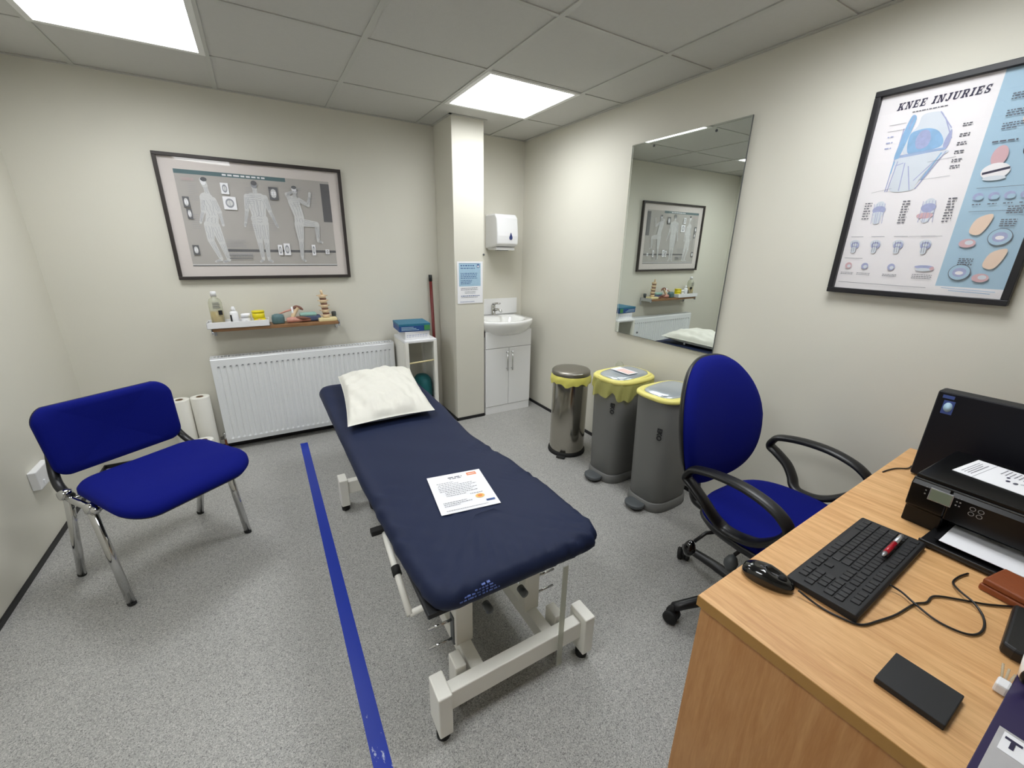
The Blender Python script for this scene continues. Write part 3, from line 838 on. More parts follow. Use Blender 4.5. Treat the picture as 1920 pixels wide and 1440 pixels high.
def wall_shelf():
    t = thing('wall_shelf', 'narrow brown wooden shelf on steel brackets under the anatomy chart', 'shelf', (-1.99, -.0, .845))
    m = MB(); m.box((-.375, -.158, 0), (.375, -.012, .020)); m.build('board', M['shelfwood'], t, bevel=.002)
    for x in (-.378, .366):
        m = MB(); m.box((x, -.158, -.006), (x + .012, -.0005, .030)); m.box((x - .002, -.012, -.05), (x + .014, -.0005, .03)); m.box((x, -.16, -.014), (x + .014, -.145, .0))
        m.build('bracket', M['silver'], t, bevel=.002)
    ZS = .8655
    # white tray
    m = MB(); a, b = (-2.385, -.166), (-2.045, -.045)
    m.box((a[0], a[1], ZS), (b[0], b[1], ZS + .004)); m.box((a[0], a[1], ZS), (b[0], a[1] + .004, ZS + .040)); m.box((a[0], b[1] - .004, ZS), (b[0], b[1], ZS + .040))
    m.box((a[0], a[1], ZS), (a[0] + .004, b[1], ZS + .040)); m.box((b[0] - .004, a[1], ZS), (b[0], b[1], ZS + .040))
    tag(m.build('tray', M['white_plastic'], bevel=.0015), 'white plastic tray holding the bottles on the left of the wall shelf', 'tray')
    ZT = ZS + .0045
    t = thing('oil_bottle', 'tall clear bottle part full of yellow oil, leftmost on the shelf', 'bottle', (-2.325, -.095, ZT))
    m = MB(); m.lathe([(.0, 0), (.034, 0), (.036, .004), (.036, .150), (.028, .172), (.014, .182), (.014, .192), (0, .192)], 24); m.build('bottle_body', M['clear'], t)
    m = MB(); m.lathe([(0, .003), (.0335, .003), (.0335, .095), (0, .095)], 24); m.build('oil', M['liquid'], t)
    m = MB(); m.lathe([(0, .190), (.016, .190), (.016, .216), (.012, .219), (0, .219)], 16); m.build('cap', M['white_plastic'], t)
    m = MB(); m.box((.012, -.0375, .078), (.032, -.024, .104)); m.build('label_patch', M['black_matte'], t)
    m = MB()
    for i in range(4): m.box((-.012, -.0378, .120 + i * .010), (.026 - .004 * (i % 2), -.030, .123 + i * .010))
    m.build('label_lines', M['ink'], t)
    t = thing('lotion_bottle', 'small white bottle with a black stripe, second on the shelf', 'bottle', (-2.236, -.105, ZT))
    m = MB(); m.lathe([(0, 0), (.023, 0), (.024, .003), (.024, .082), (.018, .092), (.010, .096), (0, .096)], 20); m.build('bottle_body', M['white_plastic'], t)
    m = MB(); m.lathe([(0, .095), (.012, .095), (.012, .112), (.008, .116), (.008, .122), (0, .122)], 14); m.build('cap', M['white_plastic'], t)
    m = MB(); m.box((-.021, -.0235, .01), (-.012, -.012, .072)); m.build('label_stripe', M['black_matte'], t)
    t = thing('cream_jar', 'short white jar between the lotion bottle and the yellow tubs', 'jar', (-2.172, -.105, ZT))
    m = MB(); m.lathe([(0, 0), (.026, 0), (.027, .003), (.027, .046), (.024, .05), (0, .05)], 20); m.build('jar_body', M['white_plastic'], t)
    m = MB(); m.lathe([(0, .049), (.028, .049), (.028, .070), (.026, .073), (0, .073)], 20); m.build('lid', M['paper'], t)
    m = MB(); m.box((-.006, -.0278, .02), (.006, -.02, .032)); m.build('label_mark', M['ink'], t)
    t = thing('yellow_tub', 'lower yellow tub with a tan round label in the shelf tray', 'tub', (-2.098, -.105, ZT))
    m = MB(); m.lathe([(0, 0), (.032, 0), (.034, .004), (.034, .042), (0, .042)], 22); m.build('tub_body', M['yellow'], t)
    m = MB(); m.lathe([(0, 0), (.018, 0), (.018, .002), (0, .002)], 18, mx=Matrix.Translation((.0, -.0335, .022)) @ Matrix.Rotation(pi / 2, 4, 'X')); m.build('round_label', M['tan'], t)
    t = thing('yellow_tub', 'bright yellow tub stacked on top of the lower yellow tub', 'tub', (-2.102, -.105, ZT + .0425))
    m = MB(); m.lathe([(0, 0), (.034, 0), (.036, .004), (.036, .034), (0, .034)], 22); m.build('tub_body', M['yellow'], t)
    m = MB(); m.lathe([(0, .0335), (.037, .0335), (.037, .044), (.035, .047), (0, .047)], 22); m.build('lid', M['yellow'], t)
    # grey teal rounded holder
    m = MB(); rr = lambda s, z: [(x * s, y * s, z) for x, y in superell(.038, .030, 2.6, 28)]
    m.rings([rr(.9, 0), rr(1, .008), rr(1.02, .04), rr(.9, .058), rr(.5, .064), rr(.05, .065)])
    tag(m.build('ankle_model', M['tealgrey'], loc=(-1.992, -.10, ZS)), 'rounded grey and teal model standing just right of the tray', 'model')
    # joint model with muscles
    t = thing('joint_model', 'pink muscle joint model with a bone rod, middle of the shelf', 'model', (-1.893, -.105, ZS))
    m = MB(); m.tube(catmull([(-.045, .0, .018), (-.01, -.01, .022), (.03, -.005, .018), (.085, .01, .012), (.14, .02, .008)], 5), [.017, .018, .019, .019, .020, .019, .018, .017, .016, .015, .014, .013, .012, .011, .010, .009, .008, .008, .007, .006, .005], 12); m.build('foot', M['muscle'], t)
    m = MB(); m.tube(catmull([(-.01, 0, .02), (-.005, 0, .05), (.012, .005, .075), (.03, .005, .10)], 5), [.014] * 8 + [.012] * 8, 10); m.build('bone', M['bone'], t)
    m = MB(); m.tube([(-.004, .0, .03), (-.008, -.004, .108)], .006, 8); m.build('bone_rod', M['paper'], t)
    m = MB(); m.tube([(-.10, .01, .058), (-.05, .005, .078), (.0, .0, .092)], [.003, .006, .007], 8); m.build('tendon', M['muscle'], t)
    m = MB(); m.tube(catmull([(.0, 0, .098), (.02, .01, .104), (.045, .015, .094), (.06, .01, .082)], 4), [.006, .009, .011, .012, .012, .012, .012, .011, .01, .009, .007, .005, .004], 10); m.build('muscle', M['brown'], t)
    m = MB(); m.tube([(.01, -.01, .035), (.05, -.015, .03), (.10, -.01, .022)], [.008, .012, .004], 10); m.build('ligament', M['brown'], t)
    # slate blue box of bits behind
    t = thing('model_case', 'slate blue case with a pale lid lying between the joint model and the spine', 'case', (-1.800, -.070, ZS))
    m = MB(); m.box((-.06, -.03, 0), (.075, .03, .042)); m.build('case_body', M['slate'], t, bevel=.012, seg=3)
    m = MB(); m.box((-.058, -.031, .036), (.05, .031, .060)); m.build('case_lid', M['pale_teal'], t, bevel=.010, seg=3)
    # spine model
    t = thing('spine_model', 'section of model spine standing on a cream base, right of the shelf', 'model', (-1.690, -.10, ZS))
    m = MB(); m.box((-.055, -.045, 0), (.065, .035, .022)); m.build('base', M['cream'], t, bevel=.004)
    for i in range(5):
        z = .034 + i * .034; lean = -.012 * (i / 4)
        m = MB(); m.lathe([(0, -.011), (.023, -.011), (.020, 0), (.023, .011), (0, .011)], 14, mx=Matrix.Translation((lean, 0, z)))
        m.tube([(lean, 0, z), (lean - .036, .006, z + .006)], [.007, .003], 6); m.tube([(lean, 0, z), (lean + .036, .006, z + .006)], [.007, .003], 6); m.tube([(lean, .01, z), (lean, .038, z - .008)], [.007, .003], 6)
        m.tube([(lean - .015, -.004, z - .014), (lean - .02, .004, z + .008)], .005, 6); m.tube([(lean + .015, -.004, z - .014), (lean + .02, .004, z + .008)], .005, 6)
        m.build('vertebra', M['bone'], t)
        if i < 4:
            m = MB(); m.lathe([(0, 0), (.021, 0), (.022, .006), (.021, .012), (0, .012)], 12, mx=Matrix.Translation((lean, 0, z + .011))); m.build('disc', M['brown'], t)
    m = MB(); m.tube([(-.012, 0, .18), (-.016, 0, .212)], .008, 8); m.build('top_rod', M['bone'], t)
    t = thing('weight_knob', 'small dark grey knob at the right end of the shelf behind the spine', 'knob', (-1.632, -.045, ZS))
    MB().lathe([(0, 0), (.012, 0), (.012, .02), (.016, .024), (.016, .05), (.013, .054), (0, .054)], 16).build('knob_body', M['grey_dark'], t)
wall_shelf()

# ------------------------------------------------------------------ framed anatomy chart
def human(cv, J, mi, li, rnd):
    """J: list of capsules ((x,y),(x,y),r1,r2); then light contour strokes for the muscles"""
    for a, b, r1, r2 in J: cv.cap(a, b, r1, r2, mi)
    for a, b, r1, r2 in J:
        L = math.hypot(b[0] - a[0], b[1] - a[1])
        if L < .02: continue
        ux, uy = (b[0] - a[0]) / L, (b[1] - a[1]) / L
        for k in range(3):
            o = (k - 1) * .55
            pts = []
            for q in range(6):
                s = .08 + .84 * q / 5; r = r1 + (r2 - r1) * s
                off = o * r + rnd.uniform(-.15, .15) * r
                pts.append((a[0] + ux * L * s - uy * off, a[1] + uy * L * s + ux * off))
            for p, q in zip(pts, pts[1:]): cv.line(p, q, .0014, li)

def chart():
    x0, x1, z0, z1 = -2.4855, -1.4855, 1.157, 1.863
    t = thing('framed_chart', 'wide charcoal framed anatomy chart on the back wall above the shelf', 'picture', (x0, -.005, z0))
    w, h = x1 - x0, z1 - z0; fw = .019; d = .026
    for lo, hi in (((0, -d, 0), (w, 0, fw)), ((0, -d, h - fw), (w, 0, h)), ((0, -d, fw), (fw, 0, h - fw)), ((w - fw, -d, fw), (w, 0, h - fw))):
        MB().box(lo, hi).build('frame_rail', M['frame_dark'], t, bevel=.002)
    MB().box((fw, -.008, fw), (w - fw, -.003, h - fw)).build('mount_board', M['mount'], t)
    mx = Matrix(((1, 0, 0, .083), (0, 0, -1, -.0095), (0, 1, 0, .080), (0, 0, 0, 1)))
    pw, phh = .835, .545
    cv = Canvas(pw, phh, [M['c_bg'], M['c_fig'], M['c_line'], M['c_band'], M['c_dark'], M['paper'], M['k_pink']])
    rnd = random.Random(11)
    # print coordinates = frame coordinates minus (.083,.080)
    cv.rect(0, .0, pw, .006, 4)
    cv.rect(0, .522, .575, .545, 3)
    cv.words(.235, .529, .46, .009, 5, rnd)
    cv.rect(.195, .088, pw, .104, 4); cv.rect(.78, .29, pw, .53, 4)
    cv.rect(.0, .006, pw, .012, 1)
    # left figure, walking in profile
    o = (-.083, -.080)
    def P(x, y): return (x + o[0], y + o[1])
    human(cv, [(P(.215, .575), P(.222, .545), .016, .014), (P(.222, .54), P(.228, .50), .010, .012), (P(.218, .475), P(.232, .37), .034, .030), (P(.228, .37), P(.222, .335), .032, .034),
               (P(.20, .47), P(.188, .40), .014, .011), (P(.188, .40), P(.165, .335), .010, .006), (P(.25, .47), P(.272, .40), .015, .012), (P(.272, .40), P(.278, .325), .010, .007),
               (P(.205, .325), P(.200, .235), .026, .018), (P(.200, .235), P(.235, .125), .017, .010), (P(.235, .32), P(.255, .22), .026, .018), (P(.255, .22), P(.275, .12), .017, .010), (P(.235, .118), P(.205, .108), .008, .006), (P(.275, .115), P(.245, .105), .008, .006)], 1, 2, rnd)
    cv.ell(*P(.216, .565), .013, .018, 5); cv.ell(*P(.221, .580), .016, .012, 4)
    # middle figure, seen from behind
    human(cv, [(P(.478, .575), P(.478, .550), .015, .014), (P(.478, .545), P(.478, .52), .011, .013), (P(.445, .495), P(.515, .495), .022, .022), (P(.460, .49), P(.468, .38), .034, .026), (P(.498, .49), P(.492, .38), .034, .026),
               (P(.462, .37), P(.498, .37), .030, .030), (P(.430, .50), P(.418, .42), .016, .012), (P(.418, .42), P(.400, .345), .011, .007), (P(.528, .50), P(.545, .42), .016, .012), (P(.545, .42), P(.570, .345), .011, .007), (P(.400, .345), P(.395, .325), .008, .006), (P(.570, .345), P(.578, .325), .008, .006),
               (P(.460, .345), P(.462, .24), .026, .017), (P(.462, .235), P(.466, .13), .016, .010), (P(.502, .345), P(.500, .24), .026, .017), (P(.500, .235), P(.498, .13), .016, .010), (P(.466, .12), P(.450, .108), .008, .007), (P(.498, .12), P(.516, .108), .008, .007)], 1, 2, rnd)
    cv.ell(*P(.478, .572), .017, .020, 2); cv.ell(*P(.478, .580), .016, .014, 4)
    # right figure, arm raised and leg up on a step
    human(cv, [(P(.700, .565), P(.704, .545), .014, .013), (P(.702, .54), P(.700, .51), .010, .012), (P(.690, .49), P(.715, .39), .034, .028), (P(.712, .39), P(.712, .36), .030, .030), (P(.722, .50), P(.775, .47), .014, .011), (P(.775, .47), P(.790, .525), .011, .008),
               (P(.790, .53), P(.792, .545), .008, .008), (P(.672, .50), P(.655, .53), .014, .011), (P(.655, .53), P(.690, .545), .010, .007), (P(.705, .35), P(.706, .25), .028, .018), (P(.706, .245), P(.700, .14), .016, .010), (P(.700, .128), P(.715, .112), .008, .007), (P(.73, .36), P(.810, .352), .024, .018), (P(.815, .345), P(.812, .255), .016, .010), (P(.812, .245), P(.835, .235), .009, .007)], 1, 2, rnd)
    cv.ell(*P(.702, .562), .014, .017, 5); cv.ell(*P(.702, .573), .015, .010, 4)
    for (xa, ya, xb, yb, m1) in ((.100, .478, .132, .418, 4), (.108, .412, .134, .355, 4), (.300, .568, .340, .505, 5), (.300, .492, .368, .418, 5), (.555, .565, .605, .490, 4), (.100, .205, .132, .148, 4), (.560, .215, .585, .150, 5), (.595, .225, .632, .150, 5), (.765, .220, .788, .150, 5), (.850, .19, .875, .16, 5)):
        p, q = P(xa, ya), P(xb, yb); cv.rect(p[0], q[1], q[0], p[1], m1)
        cx, cyy = (p[0] + q[0]) / 2, (p[1] + q[1]) / 2; rx, ry = (q[0] - p[0]) * .33, (p[1] - q[1]) * .36
        cv.ell(cx, cyy, rx, ry, 1 if m1 == 4 else 2); cv.ell(cx, cyy, rx * .7, ry * .6, 5 if m1 == 4 else 1)
        cv.line((cx, cyy - ry), (cx, cyy + ry), .0014, 2)
    cv.para(.20, .078, .33, 3, .014, .004, 2, rnd); cv.rect(.197, .045, .325, .049, 4); cv.rect(.197, .066, .325, .069, 4)
    cv.para(.195, .16, .30, 5, .010, .0025, 2, rnd); cv.para(.03, .50, .09, 2, .008, .003, 6, rnd)
    for xx in (.055, .345, .47, .60, .70): cv.para(xx, .47, xx + .045, 9, .011, .0014, 2, rnd)
    for xx in (.04, .335, .45): cv.para(xx, .30, xx + .04, 8, .011, .0014, 2, rnd)
    cv.para(.61, .49, .66, 3, .011, .002, 2, rnd)
    cv.build('chart_print', t, mx)
    MB().box((fw, -.019, fw), (w - fw, -.017, h - fw)).build('glazing', M['glaze'], t)
M['glaze'] = glazing_mat()
chart()

# ------------------------------------------------------------------ towel dispenser, notice, column details
def dispenser():
    t = thing('towel_dispenser', 'white paper towel dispenser with a blue drop window above the basin', 'dispenser', (-.275, 0, 1.375))
    sec = [(-.002, .0), (-.002, .265), (-.175, .265), (-.205, .235), (-.222, .10), (-.218, .035), (-.19, .018), (-.06, .0)]
    mx = Matrix(((0, 0, 1, 0), (1, 0, 0, 0), (0, 1, 0, 0), (0, 0, 0, 1)))
    m = MB(); m.prism(sec, -.098, .098, 0, mx); m.build('housing', M['white_plastic'], t, bevel=.012, seg=4)
    m = MB(); m.box((-.085, -.185, -.012), (.085, -.02, .012)); m.build('outlet', M['white_plastic'], t, bevel=.004)
    m = MB(); m.box((-.055, -.13, -.016), (.055, -.10, -.011)); m.build('outlet_slot', M['grey_dark'], t)
    pts = [(.0, .034)] + [(.014 * cos(a), .014 * sin(a)) for a in [radians(20 - i * 22) for i in range(11)]]
    m = MB(); mx = Matrix.Translation((.025, -.2225, .085)) @ Matrix.Rotation(radians(90), 4, 'X')
    m.prism([(x * 1.0, y * 1.15) for x, y in pts], -.004, .003, 0, mx); m.build('level_window', M['drop'], t)
dispenser()

def notice():
    w, h = .213, .312
    mx = Matrix(((1, 0, 0, -.783), (0, 0, -1, CY - .0032), (0, 1, 0, .967), (0, 0, 0, 1)))
    cv = Canvas(w, h, [M['paper'], M['notice'], M['ink_blue'], M['ink'], M['k_dark']])
    rnd = random.Random(4)
    cv.rect(.014, .13, w - .018, h - .012, 1)
    cv.words(.028, h - .034, .14, .008, 2, rnd); cv.words(.028, h - .052, .15, .006, 2, rnd); cv.rect(.164, h - .047, .184, h - .02, 2); cv.ell(.174, h - .036, .006, .008, 0)
    cv.line((.016, h - .014), (w - .03, h - .014), .003, 2)
    cv.para(.028, .228, .165, 4, .012, .005, 2, rnd); cv.para(.028, .176, .12, 3, .012, .005, 2, rnd)
    cv.para(.028, .118, .17, 2, .012, .004, 3, rnd); cv.para(.06, .09, .15, 2, .011, .003, 3, rnd); cv.words(.028, .055, .185, .005, 2, rnd); cv.words(.028, .045, .17, .003, 3, rnd)
    cv.words(.02, .012, .14, .003, 2, rnd)
    o = cv.build('notice', None, mx)
    tag(o, 'pale blue and white printed notice taped to the front of the column', 'notice')
    for x, z, r in ((CX1 - .004, 1.33, .008),):
        m = MB(); m.lathe([(0, 0), (r, 0), (r, .006), (r * .6, .012), (0, .012)], 12, mx=Matrix.Translation((x, CY, z)) @ Matrix.Rotation(pi / 2, 4, 'X'))
        tag(m.build('wall_hook', M['grey_dark'], None), 'tiny dark hook on the right edge of the column above the notice', 'hook')
notice()

m = MB(); m.tube([(-.872, -.075, .012), (-.880, -.032, 1.12)], .0125, 14)
t = thing('broom_pole', 'dark red pole leaning in the corner against the column', 'pole', (0, 0, 0))
m.build('shaft', M['red_pole'], t)
m = MB(); m.tube([(-.880, -.032, 1.115), (-.8805, -.030, 1.165)], .0145, 14); m.build('grip', M['black_plastic'], t)

# ------------------------------------------------------------------ basin unit
def basin():
    x0, x1, yf = -.545, -.104, -.350
    t = thing('basin_unit', 'white gloss vanity cabinet with two doors in the alcove by the column', 'cabinet', ((x0 + x1) / 2, 0, 0))
    hw = (x1 - x0) / 2
    m = MB(); m.box((-hw, yf + .018, .0), (hw, -.002, .678)); m.build('carcass', M['white_gloss'], t, bevel=.001)
    m = MB(); m.box((-hw, yf + .004, .0), (hw, yf + .018, .068)); m.build('plinth', M['white_gloss'], t, bevel=.001)
    m = MB(); m.box((-hw, yf, .585), (hw, yf + .018, .725)); m.build('top_rail', M['white_gloss'], t, bevel=.0015)
    for s in (-1, 1):
        a, b = (-hw, -.0015) if s < 0 else (.0015, hw)
        m = MB(); m.box((a, yf, .072), (b, yf + .018, .581)); d = m.build('door', M['white_gloss'], t, bevel=.0015)
        hx = s * .024
        m = MB(); m.tube([(hx, yf - .024, .385), (hx, yf - .024, .555)], .005, 10)
        m.tube([(hx, yf, .40), (hx, yf - .024, .40)], .004, 8); m.tube([(hx, yf, .54), (hx, yf - .024, .54)], .004, 8); m.build('handle', M['chrome'], d)
    # ceramic basin set into the top
    t2 = thing('wash_basin', 'white ceramic wash basin with a bowed front on the vanity cabinet', 'basin', ((x0 + x1) / 2, 0, .725))
    W = .235
    def plan(s, fy=.0, ins=0, n=48):
        pts = []
        W_ = W - ins; back = -.004 - ins; side_y = -.335; bow = .125
        pts.append((W_, back)); 
        for i in range(1, 6): pts.append((W_, back + (side_y + ins * .5 - back) * i / 6))
        for i in range(0, n + 1):
            a = pi * i / n; c = cos(a); q = (1 - c * c)
            pts.append((W_ * c, side_y + ins * .5 - (bow - ins * .5) * q ** .7 * s - fy))
        for i in range(5, 0, -1): pts.append((-W_, back + (side_y + ins * .5 - back) * i / 6))
        pts.append((-W_, back))
        return pts
    def lift(pts, z): return [(x, y, z) for x, y in pts]
    def bowl_in(k, z, n):
        base = plan(1, 0, .0); res = []
        cx, cyy = 0, -.255
        for x, y in base:
            # bowl edge ellipse
            a = math.atan2((y - cyy) / .17, (x - cx) / .185); res.append((cx + .185 * cos(a) * k, cyy + .155 * sin(a) * k, z))
        return res
    low = [(x * .93, max(y, -.350) if y > -.36 else -.352 - (-.352 - y) * .15, -.0) for x, y in plan(1)]
    def under(z):
        f = (z + .045) / .118                          # 0 at the bottom of the bulge, 1 at the rim
        f = max(0, min(1, f)); g = math.sin(f * pi / 2) ** .8
        res = []
        for x, y in plan(1):
            if y < -.335: res.append((x * (.55 + .45 * g), -.335 + (y + .335) * g, z))
            else: res.append((x * (1 if z > .03 else .93 if z > 0 else .9), y, max(z, .001)))
        return res
    rings = [under(-.044), under(-.036), under(-.02), under(0), under(.02), under(.045), under(.060), lift(plan(1), .068), lift(plan(1), .082), lift(plan(1, 0, .003), .087), bowl_in(1.0, .085, 0), bowl_in(.94, .075, 0), bowl_in(.80, .03, 0), bowl_in(.5, -.02, 0), bowl_in(.12, -.035, 0)]
    m = MB(); m.rings(rings); m.build('bowl', M['ceramic'], t2)
    m = MB(); m.lathe([(0, 0), (.010, 0), (.010, .004), (0, .004)], 14, mx=Matrix.Translation((-.0, -.125, .066)) @ Matrix.Rotation(radians(60), 4, 'X')); m.build('overflow', M['grey_dark'], t2)
    # mixer tap
    t3 = thing('basin_tap', 'chrome lever mixer tap standing on the back of the basin', 'tap', (-.325, -.062, .812))
    m = MB(); m.lathe([(0, 0), (.024, 0), (.024, .006), (.020, .010), (.020, .085), (.017, .092), (0, .092)], 20); m.build('tap_body', M['chrome'], t3)
    m = MB(); m.tube([(0, -.01, .045), (.01, -.06, .058), (.015, -.115, .052)], [.013, .012, .011], 12); m.tube([(.015, -.112, .055), (.015, -.114, .038)], .010, 10); m.build('spout', M['chrome'], t3)
    m = MB(); m.tube([(0, 0, .096), (.01, -.04, .108), (.018, -.085, .112)], [.012, .009, .007], 10, flat=1.4); m.build('lever', M['chrome'], t3)
    m = MB(); m.box((x0 - .005, -.012, .812), (-.052, -.001, .95)); o = m.build('splashback', M['white_gloss'], bevel=.002)
    tag(o, 'low white splashback panel behind the wash basin', 'splashback')
basin()

# ------------------------------------------------------------------ trolley and boxes
def trolley():
    t = thing('storage_trolley', 'narrow white open storage unit in the corner behind the couch', 'trolley', (-1.082, -.185, 0))
    for sx in (-1, 1):
        for sy in (-1, 1):
            m = MB(); m.box((sx * .11 - .013, sy * .135 - .016, .0), (sx * .11 + .013, sy * .135 + .016, .70)); m.build('post', M['white_metal'], t, bevel=.003)
    for z, nm in ((.690, 'top_shelf'), (.195, 'shelf'), (.08, 'shelf')):
        m = MB(); m.box((-.124, -.150, z), (.124, .150, z + (.024 if nm == 'top_shelf' else .01))); m.build(nm, M['white_plastic'], t, bevel=.006 if nm == 'top_shelf' else .002)
    m = MB(); m.box((-.125, -.12, .09), (-.119, .12, .69)); m.build('side_panel', M['white_metal'], t)
    m = MB(); m.box((.117, -.12, .09), (.121, .12, .69)); m.build('side_panel', M['white_metal'], t)
    m = MB(); m.tube([(-.11, -.137, .535), (.11, -.137, .545)], .006, 8); m.build('cross_rail', M['cream'], t)
    t = thing('glove_box', 'white glove box under the blue one on the storage unit', 'box', (-1.098, -.20, .7145))
    m = MB(); m.box((-.092, -.10, 0), (.095, .10, .060)); m.build('carton', M['white_plastic'], t, bevel=.002)
    m = MB(); rnd = random.Random(1)
    x = -.08
    while x < .07:
        w = rnd.uniform(.008, .02); m.box((x, -.1006, .03), (x + w, -.099, .034)); m.box((x, -.1006, .018), (x + w * .8, -.099, .021)); x += w + .006
    m.build('carton_print', M['k_purple'], t)
    t = thing('glove_box', 'blue and green glove box, topmost on the storage unit', 'box', (-1.108, -.195, .775))
    m = MB(); m.box((-.116, -.11, 0), (.116, .11, .056)); m.build('carton', M['blue_box'], t, bevel=.002, rot=(0, 0, radians(-4)))
    m = MB(); m.box((-.117, -.111, .042), (.117, .111, .057)); m.build('carton_top', M['teal_box'], t, rot=(0, 0, radians(-4)))
    m = MB(); m.box((.070, -.1125, .006), (.114, -.105, .044)); m.build('green_patch', M['green'], t, rot=(0, 0, radians(-4)))
    m = MB()
    for i in range(3): m.box((-.10, -.1125, .010 + i * .010), (.03 - .02 * i, -.105, .014 + i * .010))
    m.build('carton_print', M['pale_blue'], t, rot=(0, 0, radians(-4)))
    m = MB(); m.lathe([(0, 0), (.07, 0), (.078, .03), (.08, .12), (.072, .16), (.05, .185), (0, .19)], 24, sx=.9, sy=1.2)
    tag(m.build('folded_towels', M['teal'], loc=(-1.040, -.19, .2055)), 'dark teal bundle on the lower shelf of the storage unit', 'bundle')
trolley()

# ------------------------------------------------------------------ paper rolls
def roll(x, y, h, label):
    t = thing('paper_roll', label, 'paper roll', (x, y, 0), group='white couch rolls standing by the radiator')
    m = MB(); m.lathe([(.020, .0), (.052, .0), (.053, .003), (.053, h - .003), (.052, h), (.020, h), (.020, h - .02), (.0, h - .02)], 32, cap=False); m.build('paper_wrap', M['roll'], t)
    m = MB(); m.lathe([(.0165, .002), (.020, .002), (.0202, h + .001), (.0165, h + .001), (.0165, .002)], 20, cap=False); m.build('core', M['card'], t)
roll(-2.618, -.085, .415, 'tall white couch roll standing furthest left beside the radiator')
roll(-2.510, -.080, .418, 'tall white couch roll standing upright closest to the radiator valve')
roll(-2.522, -.215, .165, 'short white couch roll standing in front of the two tall rolls')

def socket():
    t = thing('wall_socket', 'white plastic socket box low on the left wall behind the blue chair', 'socket', (XL, -.745, .34))
    MB().box((0, -.075, -.045), (.030, .075, .045)).build('back_box', M['white_plastic'], t, bevel=.004)
    for y in (-.035, .035):
        m = MB(); m.box((.030, y - .006, -.030), (.034, y + .006, -.012)); m.build('switch', M['paper'], t, bevel=.001)
socket()

# ================================================================== RIGHT WALL
def mirror():
    # 7 mm thick glass held by clips, left edge standing slightly off the wall
    t = thing('wall_mirror', 'tall frameless mirror screwed to the right wall', 'mirror', (-.0085, -1.620, .855), radians(.12))
    t.rotation_euler[1] = radians(-.17)
    h, hw = 1.125, .367
    MB().box((-.006, -hw, 0), (0, hw, h)).build('mirror_glass', M['mirror'], t)
    m = MB(); q = .010
    m.prism([(-.0066, hw - q), (-.0066, hw - q * .9), (-.001, hw + .001), (0, hw + .001), (0, hw - q)], 0, h); m.build('side_edge', M['mirror_edge_gleam'], t)  # bright reflection along the bevel put in as a pale base colour
    m = MB(); m.box((-.0062, -hw - .0015, 0), (0, -hw, h)); m.box((-.0062, -hw, -.0015), (0, hw, 0)); m.build('dark_edge', M['grey_dark'], t)
    for (y, z) in ((-.19, h - .03), (.20, h - .03), (.17, .025), (-.19, .025)):
        m = MB(); m.lathe([(0, 0), (.007, 0), (.005, .004), (0, .005)], 14, mx=Matrix.Translation((-.006, y, z)) @ Matrix.Rotation(-pi / 2, 4, 'Y')); m.build('screw', M['grey_dark'], t)
mirror()

